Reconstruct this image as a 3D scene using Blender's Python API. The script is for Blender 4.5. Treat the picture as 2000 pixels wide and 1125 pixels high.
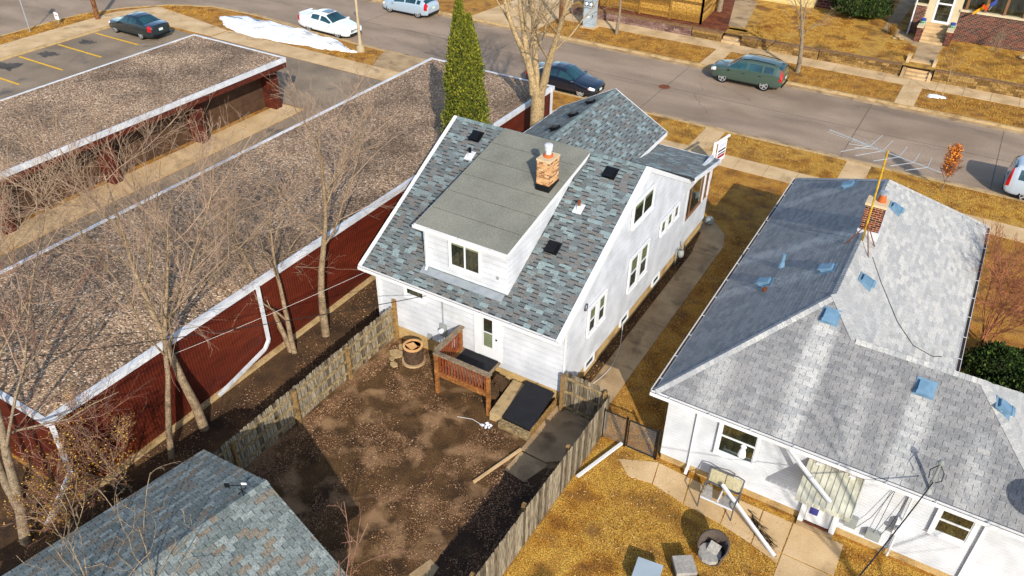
import bpy, math, random
from mathutils import Vector, Matrix, noise
SC = bpy.context.scene; COL = SC.collection; D = bpy.data
for o in list(D.objects): D.objects.remove(o)
V = Vector; PI = math.pi; rad = math.radians
R = random.Random(11)
# ---------------------------------------------------------------- camera
cam = D.cameras.new('camera'); co = D.objects.new('camera', cam); COL.objects.link(co)
_y, _p, _r = -0.533406063, 0.620135387, 0.0147360016
fw = V((math.sin(_y)*math.cos(_p), math.cos(_y)*math.cos(_p), -math.sin(_p)))
rt = V((math.cos(_y), -math.sin(_y), 0)); up = rt.cross(fw)
r2 = rt*math.cos(_r)+up*math.sin(_r); u2 = -rt*math.sin(_r)+up*math.cos(_r)
m = Matrix((r2, u2, -fw)).transposed().to_4x4(); m.translation = (0, 0, 18.4)
co.matrix_world = m
cam.sensor_width = 36; cam.lens = 1559.17095/2000*36; cam.clip_start = .1; cam.clip_end = 2000
SC.camera = co
# ---------------------------------------------------------------- light
SUN_EL, SUN_AZ = rad(30), rad(42)       # sun stands to the right and behind the camera
sdir = V((math.sin(SUN_AZ)*math.cos(SUN_EL), -math.cos(SUN_AZ)*math.cos(SUN_EL), math.sin(SUN_EL)))
w = D.worlds.new('World'); SC.world = w; w.use_nodes = True
nt = w.node_tree; sky = nt.nodes.new('ShaderNodeTexSky'); sky.sky_type = 'NISHITA'; sky.sun_disc = False
sky.sun_elevation = SUN_EL; sky.sun_rotation = math.atan2(sdir.x, sdir.y)
bgn = nt.nodes['Background']; nt.links.new(sky.outputs[0], bgn.inputs[0]); bgn.inputs[1].default_value = .15
sl = D.lights.new('sun', 'SUN'); so = D.objects.new('sun', sl); COL.objects.link(so)
sl.energy = 3.7; sl.angle = rad(.53); sl.color = (1, .93, .82)
so.rotation_euler = sdir.to_track_quat('Z', 'Y').to_euler(); so.location = (20, -20, 40)
vs = SC.view_settings; vs.view_transform = 'Standard'; vs.look = 'None'; vs.exposure = .68; vs.gamma = 1; vs.use_curve_mapping = False
# ---------------------------------------------------------------- materials
def hx(s):
    f = lambda c: c/12.92 if c <= .04045 else ((c+.055)/1.055)**2.4
    return tuple(f(int(s[i:i+2], 16)/255) for i in (0, 2, 4))+(1,)
def mat(name, cols, scale=3, rough=.8, bump=0, bs=None, metal=0, coat=0, rand=None, fine=None, lo=.3, hi=.7, dist=0, spec=.3, stretch=None, blot=None):
    mt = D.materials.new(name); mt.use_nodes = True; t = mt.node_tree; N = t.nodes.new; L = t.links.new
    b = t.nodes['Principled BSDF']; b.inputs['Roughness'].default_value = rough; b.inputs['Metallic'].default_value = metal
    b.inputs['Coat Weight'].default_value = coat; b.inputs['Specular IOR Level'].default_value = spec; b.inputs['Coat Roughness'].default_value = .05
    if isinstance(cols, str): cols = [cols]
    g = N('ShaderNodeNewGeometry'); pos = g.outputs['Position']
    if stretch:
        mp = N('ShaderNodeMapping'); mp.inputs['Scale'].default_value = stretch; L(pos, mp.inputs[0]); spos = mp.outputs[0]
    else: spos = pos
    def nz(sc, det=5, p=None, d=0):
        n = N('ShaderNodeTexNoise'); n.inputs['Scale'].default_value = sc; n.inputs['Detail'].default_value = det; n.inputs['Distortion'].default_value = d
        L(p or spos, n.inputs['Vector']); return n.outputs['Fac']
    def ramp(fac, cs, lo, hi, const=False):
        r = N('ShaderNodeValToRGB'); e = r.color_ramp.elements
        if const: r.color_ramp.interpolation = 'CONSTANT'
        for i, c in enumerate(cs):
            p = lo+(hi-lo)*(i/len(cs) if const else i/max(1, len(cs)-1))
            el = e[i] if i < 2 else e.new(p)
            el.position = p; el.color = hx(c)
        if len(cs) == 1: e.remove(e[1])
        L(fac, r.inputs[0]); return r.outputs[0]
    col = None
    if len(cols) > 1 and not rand: col = ramp(nz(scale, d=dist), cols, lo, hi)
    if rand:
        oi = N('ShaderNodeObjectInfo'); a = N('ShaderNodeMath'); a.operation = 'ADD'; L(oi.outputs['Random'], a.inputs[0]); L(g.outputs['Random Per Island'], a.inputs[1])
        fr = N('ShaderNodeMath'); fr.operation = 'FRACT'; L(a.outputs[0], fr.inputs[0])
        col = ramp(fr.outputs[0], cols, 0, 1, rand == 'c')
    if col is None:
        c = N('ShaderNodeRGB'); c.outputs[0].default_value = hx(cols[0]); col = c.outputs[0]
    def mul(col, fac, lo, hi, a, bq):
        r = ramp(fac, ['%02x%02x%02x' % ((int(a),)*3), '%02x%02x%02x' % ((int(bq),)*3)], lo, hi)
        x = N('ShaderNodeMix'); x.data_type = 'RGBA'; x.blend_type = 'MULTIPLY'; x.inputs[0].default_value = 1
        L(col, x.inputs[6]); L(r, x.inputs[7]); return x.outputs[2]
    if fine: col = mul(col, nz(fine[0], 3, spos), .35, .65, 255*(1-fine[1]), 255)
    if blot:
        r = ramp(nz(blot[1], 4, pos, .3), ['000000', 'ffffff'], blot[2], blot[3])
        x = N('ShaderNodeMix'); x.data_type = 'RGBA'; L(r, x.inputs[0]); L(col, x.inputs[6]); x.inputs[7].default_value = hx(blot[0]); col = x.outputs[2]
    L(col, b.inputs['Base Color'])
    if bump:
        bn = N('ShaderNodeBump'); bn.inputs['Strength'].default_value = bump; bn.inputs['Distance'].default_value = .02
        L(nz(bs or scale*4, 4, pos), bn.inputs['Height']); L(bn.outputs[0], b.inputs['Normal'])
    return mt
def gravel_mat():
    mt = mat('roof_gravel', ['6e6258'], 1, .9); t = mt.node_tree; N = t.nodes.new; L = t.links.new; b = t.nodes['Principled BSDF']
    g = N('ShaderNodeNewGeometry'); v = N('ShaderNodeTexVoronoi'); v.inputs['Scale'].default_value = 19; L(g.outputs[0], v.inputs['Vector'])
    sp = N('ShaderNodeSeparateColor'); L(v.outputs['Color'], sp.inputs[0])
    r = N('ShaderNodeValToRGB'); e = r.color_ramp.elements
    for i, (p, c) in enumerate([(0, '463a30'), (.22, '7f6e5d'), (.6, 'a08b75'), (.86, 'c2ad93'), (1, 'efe4d2')]):
        el = e[i] if i < 2 else e.new(p)
        el.position = p; el.color = hx(c)
    L(sp.outputs[0], r.inputs[0])
    n = N('ShaderNodeTexNoise'); n.inputs['Scale'].default_value = .35; n.inputs['Detail'].default_value = 6; L(g.outputs[0], n.inputs['Vector'])
    r2_ = N('ShaderNodeValToRGB'); r2_.color_ramp.elements[0].position = .35; r2_.color_ramp.elements[0].color = hx('b3a79c'); r2_.color_ramp.elements[1].position = .65; r2_.color_ramp.elements[1].color = hx('fff0e2'); L(n.outputs[0], r2_.inputs[0])
    x = N('ShaderNodeMix'); x.data_type = 'RGBA'; x.blend_type = 'MULTIPLY'; x.inputs[0].default_value = 1; L(r.outputs[0], x.inputs[6]); L(r2_.outputs[0], x.inputs[7]); L(x.outputs[2], b.inputs['Base Color'])
    bn = N('ShaderNodeBump'); bn.inputs['Strength'].default_value = .9; bn.inputs['Distance'].default_value = .04; L(v.outputs['Distance'], bn.inputs['Height']); bn.invert = True; L(bn.outputs[0], b.inputs['Normal'])
    return mt
def glass_mat(name, tint, mixv=.5):
    mt = D.materials.new(name); mt.use_nodes = True; t = mt.node_tree; N = t.nodes.new; L = t.links.new
    tr = N('ShaderNodeBsdfTransparent'); tr.inputs[0].default_value = hx(tint); gl = N('ShaderNodeBsdfGlossy'); gl.inputs['Roughness'].default_value = .03; gl.inputs[0].default_value = (.9, .95, 1, 1)
    f = N('ShaderNodeLayerWeight'); f.inputs[0].default_value = .3; a = N('ShaderNodeMath'); a.operation = 'MULTIPLY_ADD'; a.inputs[1].default_value = .4; a.inputs[2].default_value = .07; L(f.outputs['Facing'], a.inputs[0])
    x = N('ShaderNodeMixShader'); L(a.outputs[0], x.inputs[0]); L(tr.outputs[0], x.inputs[1]); L(gl.outputs[0], x.inputs[2]); L(x.outputs[0], t.nodes['Material Output'].inputs[0])
    return mt
MT = dict(
 asphalt=mat('street_asphalt', ['8a7765', 'a38e79', 'b39c86'], .3, .9, .5, 60, fine=(34, .3), stretch=(.5, 1.6, 1), blot=('7a6856', .2, .5, .7)),
 lot=mat('lot_asphalt', ['786957', '8d7c68', '9f8d76'], .35, .9, .5, 60, fine=(22, .22), blot=('56504c', .5, .6, .72)),
 grass=mat('dead_grass', ['8f5e22', 'b57c2c', 'ca953e', 'ac7938'], 1.3, .95, .8, 30, fine=(30, .55), blot=('6a4a28', 1.1, .52, .7)),
 grass2=mat('straw_lawn', ['8a5a20', 'b9832e', 'd4a546', 'b68436', '886428'], .75, .95, .8, 30, fine=(26, .5), blot=('76542a', 1.3, .56, .72)),
 soil=mat('yard_soil', ['3c2916', '583e22', '6d4f2d', '4a331c'], 1.0, .95, .9, 28, fine=(36, .55), blot=('866849', 1.1, .5, .64)),
 bed=mat('leaf_bed_soil', ['3a2a1c', '5a4129', '785836'], .9, .95, .9, 25, fine=(40, .5)),
 mulch=mat('mulch', ['5a2a17', '7a3b1c', '8b5328'], 2, .95, .8, 30, fine=(30, .45)),
 conc=mat('concrete_walk', ['b0936a', 'c4a67b', 'd0b48b'], .8, .88, .3, 40, fine=(40, .12), blot=('877050', .9, .58, .75)),
 conc2=mat('old_concrete', ['927a5a', 'a88d69', 'b99e78'], 1.2, .9, .4, 40, fine=(40, .15), blot=('5b4a38', 1.1, .55, .75)),
 kerb=mat('kerb_concrete', ['ad9264', 'c2a678', '94794f'], 1.5, .9, .3, 40, fine=(30, .2)),
 found=mat('foundation_plaster', ['a5895a', 'b89b68', '8c7148'], 1.2, .9, .4, 25, fine=(20, .15)),
 white=mat('white_siding', ['b9bdc3', 'c4c7cc'], .8, .55, fine=(1.6, .07), blot=('a9a8a2', .9, .6, .85)),
 trim=mat('white_trim', ['c4c6c9', 'cdcecf'], 1.5, .5),
 cream=mat('cream_gutter', ['b9ad84', 'c9c09c'], 2, .6),
 steel=mat('white_flashing', ['b9bcc2', 'cfd1d4'], 1.2, .4, fine=(3, .08)),
 gut=mat('gutter_debris', ['4a3a2c', '6d5944'], 4, .8),
 under=mat('shingle_underlay', ['2b2e30'], 1, .9),
 sh_main=mat('blue_grey_shingle', ['697072', '717677', '666c6d', '7a8789', '716f6c', '859698', '616869', '6b7679', '7b8789', '737270'], 1, .9, .25, 60, rand='c', fine=(30, .25)),
 sh_cap=mat('ridge_cap_shingle', ['6f8083', '7b8a8b', '687576'], 1, .9, .25, 60, rand='c', fine=(30, .25)),
 sh_n=mat('light_grey_shingle', ['a0a1a1', 'a9a9a7', 'b0b0ae', '9b9c9c', 'aaa9a6', 'b6b5b1'], 1, .9, .25, 60, rand='c', fine=(24, .15), blot=('8f9091', .35, .5, .85)),
 sh_g=mat('weathered_shingle', ['6c7473', '757e7c', '7e8785', '707674', '8a928f', '7c7467', '66706e'], 1, .9, .25, 60, rand='c', fine=(24, .25)),
 roll=mat('roll_roofing', ['74746a', '7f7f74', '8a897d'], .9, .9, .3, 50, fine=(34, .2), rand=None),
 brick_t=mat('tan_brick', ['c08d5a', 'b37f4c', 'cba070', '96653f', 'd0aa80', '7c5538', 'c59a6a'], 1, .9, .3, 40, rand='c', fine=(30, .2)),
 brick_r=mat('red_brick', ['5a2318', '6c2e1e', '4a1c14', '7a3a28', '3c1812'], 1, .9, .3, 40, rand='c', fine=(30, .2)),
 mortar=mat('mortar', ['b79f7e', 'c6b08f'], 3, .9),
 dmortar=mat('grey_mortar', ['8d7f70'], 3, .9),
 redwall=mat('red_metal_wall', ['471508', '531b0b', '5d230f'], .4, .6, fine=(3, .15), stretch=(1, .5, 2)),
 redwood=mat('red_stained_wood', ['7a3515', '8c431f', '9c5a32'], 3, .75, .4, 30, fine=(14, .3), stretch=(1, 1, 3)),
 railcap=mat('weathered_rail', ['7c6a52', '94826a', '6b5a47'], 3, .85, .4, 40, fine=(20, .3)),
 brown=mat('brown_door', ['4a3527', '57402f'], .8, .7, fine=(3, .15)),
 pillar=mat('red_pillar', ['4c1a0c', '5c2412', '38120a'], 1.5, .8, .4, 20, fine=(10, .3)),
 picket=mat('weathered_picket', ['8a7c66', '9c8f78', '776a56', 'aa9d83', '665a49', 'a0947c'], 1, .9, .6, 40, rand='c', fine=(12, .5), stretch=(3, 3, .25)),
 rail=mat('weathered_rail_wood', ['8f7b57', 'a18b63', '7b6747'], 3, .9, .5, 40, fine=(14, .35)),
 post=mat('fence_post_wood', ['8a6c42', '9c7d4e', '775a35'], 3, .9, .5, 40, fine=(14, .35)),
 bark=mat('pale_bark', ['74614a', '8f7a5f', 'a08b70'], 5, .95, .6, 30, fine=(25, .3)),
 bark2=mat('grey_bark', ['7b6b56', '93826b', '6a5a47'], 5, .95, .6, 30, fine=(25, .3)),
 maple=mat('tan_bark', ['a28a62', 'b89f76', '8d7550'], 4, .95, .6, 30, fine=(20, .3)),
 twig=mat('brown_twig', ['846c58', '96806c', '735c4a'], 3, .9),
 twig2=mat('reddish_twig', ['806050', '6f4f40', '937463'], 3, .9),
 redtwig=mat('red_stem', ['8a5238', '9c6648', '74422e'], 3, .9),
 dark=mat('dark_recess', ['0c0b0a'], 1, .9),
 black=mat('black_metal', ['0d0e11'], 1, .45), rubber=mat('tyre_rubber', ['0f0f10'], 1, .85),
 mat_black=mat('black_rubber_mat', ['17181d', '1f2026'], 3, .8, fine=(30, .2)),
 blue_v=mat('blue_vent', ['56758c', '64839a', '4c6a80'], 2, .5), galv=mat('galvanised', ['90979d', 'a6acb0'], 4, .4, metal=.4),
 alu=mat('aluminium_rod', ['b7bcbc', 'cfd3d2'], 4, .35, metal=.6), yellow=mat('yellow_mast', ['b08a20', 'c29c30'], 3, .5, fine=(10, .2)),
 terra=mat('terracotta', ['9a4a22', 'b0622f'], 3, .8), rust=mat('rust', ['5a3018', '7a4322'], 6, .85),
 snow=mat('old_snow', ['dfe3e8', 'eceef0', 'c2c2c0'], .8, .6, .6, 8, fine=(6, .12)),
 glass=glass_mat('window_glass', 'eaf2f0'), interior=mat('room_dark', ['24221c', '4a4433', '1c1a17', '5d5640'], 2.5, .9, stretch=(2, 2, .3)), shade=mat('cream_blind', ['b3a682', 'c4b896'], 1, .8),
 carglass=mat('tinted_glass', ['0f272c', '1c454c'], 1, .05, spec=.8, coat=.6),
 rim=mat('alloy_rim', ['a5a6a8', 'bdbec0'], 5, .3, metal=.5), chrome=mat('chrome', ['c8ccd0'], 1, .15, metal=.9),
 redl=mat('red_lens', ['a80d0d'], 1, .2, coat=.5), amber=mat('amber_lens', ['c9691c'], 1, .25, coat=.5), lamp=mat('clear_lens', ['cfd6dc'], 1, .15, coat=.5),
 plate=mat('number_plate', ['b9c9c4'], 1, .5), ypaint=mat('yellow_paint', ['dca61a', 'e8b728'], 2, .8, fine=(15, .15)),
 leafy=mat('yellow_leaf', ['7a5a20', 'a07a2c', '5c3f16', 'b8933f'], 1, .8, rand='c'), leaf_o=mat('orange_leaf', ['a8581a', 'c77422', '8a4312', 'd68d33'], 1, .8, rand='c'),
 litter=mat('leaf_litter', ['6a4a33', '7f5c40', '94704f', '4f3623', 'ab8a68', '745236'], 1, .9, rand='c'),
 litter2=mat('gold_litter', ['8f6322', 'a87a32', '7a4f1c', 'bd9750', '5f3d17', 'cbaa72'], 1, .9, rand='c'),
 tuft=mat('grass_tuft', ['8a5a20', 'b9832e', 'd8ab4a', 'ba8738', '8c662c', '8c7630'], .75, .95, fine=(55, .45), lo=.28, hi=.72, blot=('7a5028', 1.6, .55, .68)),
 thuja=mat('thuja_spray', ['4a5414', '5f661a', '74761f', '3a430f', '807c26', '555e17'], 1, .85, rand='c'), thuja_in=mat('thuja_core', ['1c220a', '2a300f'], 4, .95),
 yew=mat('yew_spray', ['22330f', '2f4514', '18260a', '3e541a'], 1, .85, rand='c'),
 wick=mat('dark_wicker', ['3d332c', '564a41', '2c2420'], 20, .8, .8, 60), cush=mat('grey_cushion', ['8f8a83', 'a39e96'], 3, .9, fine=(12, .12)),
 frame=mat('bench_metal', ['3f4245', '55585a'], 6, .5), sling=mat('tan_sling', ['9c9373', 'aea587'], 3, .8, fine=(16, .12)),
 awn=mat('awning_metal', ['a9a795', 'b9b7a5', '98968a'], 2, .45, fine=(4, .12)),
 cabinet=mat('utility_grey', ['8f9ba3', '9aa6ad'], 2, .5), planks=mat('cedar_plank', ['a1772f', 'b3873a', '8f6626', 'c09547', '7d5a25'], 1, .85, .4, 30, rand='c', fine=(10, .3)),
 block=mat('retaining_block', ['8a6a38', '9c7a44', '775a30', 'a98850'], 1, .95, .7, 25, rand='c', fine=(14, .35)), pblock=mat('pink_block', ['7d5f55', '8e7066', '6c5048', '997d72'], 1, .95, .7, 25, rand='c', fine=(14, .35)),
 timber=mat('terrace_cap', ['75583a', '8a6a48'], 3, .9, .5, 20, fine=(12, .3)), cedarpost=mat('cedar_post', ['8a6524', '9b7530'], 3, .85, fine=(10, .3)),
 bluebin=mat('blue_plastic', ['0d3ab0'], 1, .5), yellowsid=mat('yellow_siding', ['b9a468', 'c5b178'], 1, .7), burg=mat('burgundy_block', ['4c2422', '5c2f2c', '41201e'], 1, .9, .3, 20, rand='c', fine=(8, .2)),
 woodwin=mat('brown_window_wood', ['6b4a30', '7a563a'], 3, .7), sillst=mat('stone_sill', ['b0a284', 'bfb194'], 2, .8),
 pot1=mat('pot_blue', ['27408a'], 1, .5), pot2=mat('pot_green', ['7fb08a'], 1, .5), flagy=mat('flag_yellow', ['d89a12', 'c9820a'], 2, .8), flagb=mat('flag_blue', ['2c3f8a'], 1, .8), flagr=mat('flag_red', ['b8361a'], 1, .8),
 signw=mat('sign_white', ['dfe0e4'], 1, .5), signd=mat('sign_dark', ['23222c'], 1, .5), signr=mat('sign_red', ['8c1c30'], 1, .5), signp=mat('sign_lilac', ['b7bad6'], 1, .5),
 concpost=mat('concrete_post', ['9a8a6e', 'a99a7d'], 3, .85), polewood=mat('utility_pole_wood', ['5c3a20', '70482a', '8a6038'], 3, .9, fine=(12, .3)),
 cable=mat('black_cable', ['141414'], 1, .6), wcable=mat('pale_cable', ['b4b0aa'], 1, .6), stone=mat('flat_stone', ['8f7a58', 'a38c66', '7b684b'], 3, .9, .4, 30),
 grey_b=mat('grey_box', ['8b8f8c', '7b7f7c'], 2, .6), blueglass=mat('blue_pane', ['34387a'], 1, .2), tan=mat('tan_wood', ['a5834e', '8a6a3c'], 4, .85, fine=(12, .3)),
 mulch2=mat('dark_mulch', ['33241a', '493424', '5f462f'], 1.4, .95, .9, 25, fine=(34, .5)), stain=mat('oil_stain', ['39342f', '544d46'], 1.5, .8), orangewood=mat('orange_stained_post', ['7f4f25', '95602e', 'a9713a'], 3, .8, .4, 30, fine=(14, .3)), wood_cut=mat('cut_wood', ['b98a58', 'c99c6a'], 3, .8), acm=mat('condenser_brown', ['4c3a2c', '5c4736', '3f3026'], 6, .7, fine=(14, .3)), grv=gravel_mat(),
)
def stained(name, axis, other, streaks, sign, dkc='c3c3c6'):
    """pale shingles gone dark with algae, washed clean in streaks below metal vents"""
    mt = mat(name, ['a3a4a3', 'acacaa', 'b2b2b0', '9d9e9e', 'b0afac'], 1, .9, .25, 60, rand='c', fine=(24, .15)); t = mt.node_tree; N = t.nodes.new; L = t.links.new
    b = t.nodes['Principled BSDF']; col = b.inputs['Base Color'].links[0].from_socket; g = N('ShaderNodeNewGeometry'); sp = N('ShaderNodeSeparateXYZ'); L(g.outputs['Position'], sp.inputs[0])
    mp = N('ShaderNodeMapping'); mp.inputs['Scale'].default_value = (2.2, .3, .3) if axis == 0 else (.3, 1.6, .3); L(g.outputs['Position'], mp.inputs[0]); n = N('ShaderNodeTexNoise'); n.inputs['Scale'].default_value = .8; n.inputs['Detail'].default_value = 4; L(mp.outputs[0], n.inputs['Vector'])
    def mth(op, a, c=None, clamp=False):
        m_ = N('ShaderNodeMath'); m_.operation = op; m_.use_clamp = clamp
        for i, q in enumerate((a, c)):
            if q is None: continue
            if isinstance(q, (int, float)): m_.inputs[i].default_value = q
            else: L(q, m_.inputs[i])
        return m_.outputs[0]
    clean = mth('MULTIPLY', mth('SUBTRACT', n.outputs[0], .53, ), 2.4, True)
    for c0, wd, lim, k in streaks:
        d = mth('ABSOLUTE', mth('SUBTRACT', mth('ADD', sp.outputs[axis], mth('MULTIPLY', mth('SUBTRACT', n.outputs[0], .5), .5)), c0)); q = mth('MULTIPLY', mth('SUBTRACT', 1.0, mth('DIVIDE', d, wd)), 1.6, True)
        below = mth('MULTIPLY', mth('SUBTRACT', lim, sp.outputs[other]), 6.0, True); clean = mth('MAXIMUM', clean, mth('MULTIPLY', mth('MULTIPLY', q, below), k))
    x = N('ShaderNodeMix'); x.data_type = 'RGBA'; x.blend_type = 'MIX'; dk_ = N('ShaderNodeMix'); dk_.data_type = 'RGBA'; dk_.blend_type = 'MULTIPLY'; dk_.inputs[0].default_value = 1; L(col, dk_.inputs[6]); dk_.inputs[7].default_value = hx(dkc)
    L(clean, x.inputs[0]); L(dk_.outputs[2], x.inputs[6]); L(col, x.inputs[7]); L(x.outputs[2], b.inputs['Base Color']); return mt
MT['sh_ns'] = stained('stained_rear_shingle', 0, 1, [(-1.35, .42, 19.6, 1), (1.41, .42, 18.7, .9), (-3.6, .5, 19, .5), (3.0, .4, 18.3, .5), (.1, .3, 18.6, .35)], 1)
MT['sh_nl'] = stained('stained_side_shingle', 1, 0, [(28.9, .4, -2.7, .8), (22.0, .4, -2.0, .8), (24.4, .5, -1.6, .9), (30.9, .5, 0, .4)], 1, 'd6d6d8')
MT['seam_shade'] = mat('board_seam_shade', ['6f747b'], 1, .9)  # wall backing greyed so the gaps read as shade lines under the boards
# ---------------------------------------------------------------- mesh helpers
INV = {}
class MB:
    def __init__(s): s.v = []; s.f = []
    def poly(s, pts):
        n = len(s.v); s.v += [tuple(p) for p in pts]; s.f.append(tuple(range(n, n+len(pts)))); return s
    def ob(s, c, a, b, d):
        c, a, b, d = V(c), V(a), V(b), V(d); n = len(s.v)
        for z in (-1, 1):
            for x, y in ((-1, -1), (1, -1), (1, 1), (-1, 1)): s.v.append(tuple(c+a*x+b*y+d*z))
        s.f += [(n+3, n+2, n+1, n), (n+4, n+5, n+6, n+7)]+[(n+i, n+(i+1) % 4, n+4+(i+1) % 4, n+4+i) for i in range(4)]; return s
    def box(s, x0, y0, z0, x1, y1, z1):
        return s.ob(((x0+x1)/2, (y0+y1)/2, (z0+z1)/2), ((x1-x0)/2, 0, 0), (0, (y1-y0)/2, 0), (0, 0, (z1-z0)/2))
    def beam(s, a, b, wd, ht, upv=(0, 0, 1)):
        a, b = V(a), V(b); d = (b-a); x = d.normalized().cross(V(upv)); x = x.normalized() if x.length > 1e-4 else V((1, 0, 0)); z = x.cross(d.normalized())
        return s.ob((a+b)/2, x*wd/2, z*ht/2, d/2) if False else s.ob((a+b)/2, d/2, x*wd/2, z*ht/2)
    def tube(s, pts, r, n=6, cap=True):
        pts = [V(p) for p in pts]; k = len(pts); rs = r if isinstance(r, (list, tuple)) else [r]*k; st = len(s.v); ref = None
        for i, p in enumerate(pts):
            t = (pts[min(i+1, k-1)]-pts[max(i-1, 0)]).normalized()
            if ref is None: ref = t.orthogonal().normalized()
            x = ref-t*ref.dot(t); x = x.normalized() if x.length > 1e-5 else t.orthogonal().normalized(); ref = x; y = t.cross(x)
            for j in range(n):
                a = 2*PI*j/n; s.v.append(tuple(p+(x*math.cos(a)+y*math.sin(a))*rs[i]))
        for i in range(k-1):
            for j in range(n):
                a = st+i*n+j; b = st+i*n+(j+1) % n; s.f.append((a, b, b+n, a+n))
        if cap: s.f.append(tuple(st+j for j in reversed(range(n)))); s.f.append(tuple(st+(k-1)*n+j for j in range(n)))
        return s
    def lathe(s, prof, c=(0, 0, 0), n=16, ax='z'):
        st = len(s.v); k = len(prof)
        for r, h in prof:
            for j in range(n):
                a = 2*PI*j/n; q = (r*math.cos(a), r*math.sin(a), h) if ax == 'z' else ((r*math.cos(a), h, r*math.sin(a)) if ax == 'y' else (h, r*math.cos(a), r*math.sin(a)))
                s.v.append((q[0]+c[0], q[1]+c[1], q[2]+c[2]))
        for i in range(k-1):
            for j in range(n):
                a = st+i*n+j; b = st+i*n+(j+1) % n; s.f.append((a, b, b+n, a+n))
        s.f.append(tuple(st+j for j in reversed(range(n)))); s.f.append(tuple(st+(k-1)*n+j for j in range(n))); return s
    def prism(s, pts, d):
        d = V(d); pts = [V(p) for p in pts]; k = len(pts); n = len(s.v)
        s.v += [tuple(p) for p in pts]+[tuple(p+d) for p in pts]
        s.f += [tuple(range(n, n+k))[::-1], tuple(range(n+k, n+2*k))]+[(n+i, n+(i+1) % k, n+k+(i+1) % k, n+k+i) for i in range(k)]; return s
    def mesh(s, name, mt, smooth=False):
        me = D.meshes.new(name); me.from_pydata(s.v, [], s.f); me.materials.append(MT[mt] if isinstance(mt, str) else mt)
        if smooth: me.polygons.foreach_set('use_smooth', [True]*len(me.polygons))
        me.validate(); me.update(); return me
    def build(s, name, mt, parent=None, smooth=False, **kw): return put(name, s.mesh(name, mt, smooth), parent, **kw)
def put(name, me, parent=None, kind=None, label=None, mw=None, local=False):
    o = D.objects.new(name, me); COL.objects.link(o)
    if parent is not None:
        o.parent = parent
        if not local and parent.name in INV: o.matrix_parent_inverse = INV[parent.name]
    if mw is not None: o.matrix_basis = mw
    if kind: o['kind'] = kind
    if label: o['label'] = label
    return o
def tag(o, label, cat, group=None):
    o['label'] = label; o['category'] = cat
    if group: o['group'] = group
    return o
def thing(name, label, cat, loc=(0, 0, 0), group=None, rotz=None):
    o = D.objects.new(name, None); COL.objects.link(o); o.location = loc; o.empty_display_size = .2; tag(o, label, cat, group)
    if rotz is not None: o.rotation_euler.z = rotz
    else: INV[o.name] = Matrix.Translation(V(loc)).inverted()
    return o
def dup(root, loc, rotz, label=None):
    c = root.copy(); COL.objects.link(c); c.location = loc; c.rotation_euler.z = rotz
    if label: c['label'] = label
    for ch in list(root.children):
        k = ch.copy(); COL.objects.link(k); k.parent = c
        for g2 in list(ch.children):
            q = g2.copy(); COL.objects.link(q); q.parent = k
    return c
def struct(name, mb, mt, parent=None):
    o = mb.build(name, mt, parent)
    if parent is None: o['kind'] = 'structure'
    return o
def sheet(name, pts, z, mt, parent=None): return struct(name, MB().poly([(x, y, z) for x, y in pts]), mt, parent)
def rect(x0, y0, x1, y1): return [(x0, y0), (x1, y0), (x1, y1), (x0, y1)]
def interval(poly, v):
    xs = []
    for i, (a, b) in enumerate(poly):
        c, d = poly[(i+1) % len(poly)]
        if abs(b-d) < 1e-9:
            if abs(b-v) < 1e-6: xs += [a, c]
            continue
        t = (v-b)/(d-b)
        if -1e-6 <= t <= 1+1e-6: xs.append(a+(c-a)*t)
    return (min(xs), max(xs)) if len(xs) > 1 else None
# ---------------------------------------------------------------- shingles
CAMP = V((0, 0, 18.4))
def shingle_tabs(o, u, v, poly, exp, widths, gap=.006, drop=.0, pd=.5, tb=.012, hole=None, stag=None):
    """tabs over a convex slope polygon given in (u,v): list of (matrix, key, corners)"""
    o, u, v = V(o), V(u).normalized(), V(v).normalized(); n = u.cross(v); out = []
    vmin = min(p[1] for p in poly); vmax = max(p[1] for p in poly); i = 0; v0 = vmin
    while v0 < vmax-.03:
        v1 = min(v0+exp+.012, vmax-.002); ia = interval(poly, v0+.001); ib = interval(poly, v1-.001)
        if not ia or not ib: v0 += exp; i += 1; continue
        lo = min(ia[0], ib[0]); hi = max(ia[1], ib[1])
        x = lo-R.random()*widths[0] if stag is None else math.floor(lo/widths[0]-1)*widths[0]+(i % 2)*stag+R.random()*.008
        pdrop = False
        while x < hi:
            wd = R.choice(widths); d = drop if (pd == 1 or (R.random() < pd and not pdrop)) else 0; pdrop = d > 0
            a0, a1 = max(x, ia[0]), min(x+wd-gap, ia[1]); b0, b1 = max(x, ib[0]), min(x+wd-gap, ib[1])
            cx = x+wd/2
            if (a1-a0 > .02 or b1-b0 > .02) and not (hole and hole(cx, v0+exp/2)):
                full = abs(a0-x) < 1e-6 and abs(b0-x) < 1e-6 and abs(a1-x-wd+gap) < 1e-6 and abs(b1-x-wd+gap) < 1e-6 and abs(v1-v0-exp-.012) < 1e-6
                if a1 < a0: a0 = a1 = (a0+a1)/2
                if b1 < b0: b0 = b1 = (b0+b1)/2
                mw = Matrix((u, v, n)).transposed().to_4x4(); mw.translation = o+u*x+v*v0
                q = [(a0-x, d), (a1-x, d), (b1-x, v1-v0), (b0-x, v1-v0)]
                out.append((mw, (round(wd, 3), round(d, 3)) if full else None, q, tb))
            x += wd
        v0 += exp; i += 1
    return out
def tab_verts(q, tb): return [(q[0][0], q[0][1], .0), (q[1][0], q[1][1], .0), (q[2][0], q[2][1], 0), (q[3][0], q[3][1], 0), (q[0][0], q[0][1], tb), (q[1][0], q[1][1], tb), (q[2][0], q[2][1], .003), (q[3][0], q[3][1], .003)]
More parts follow.
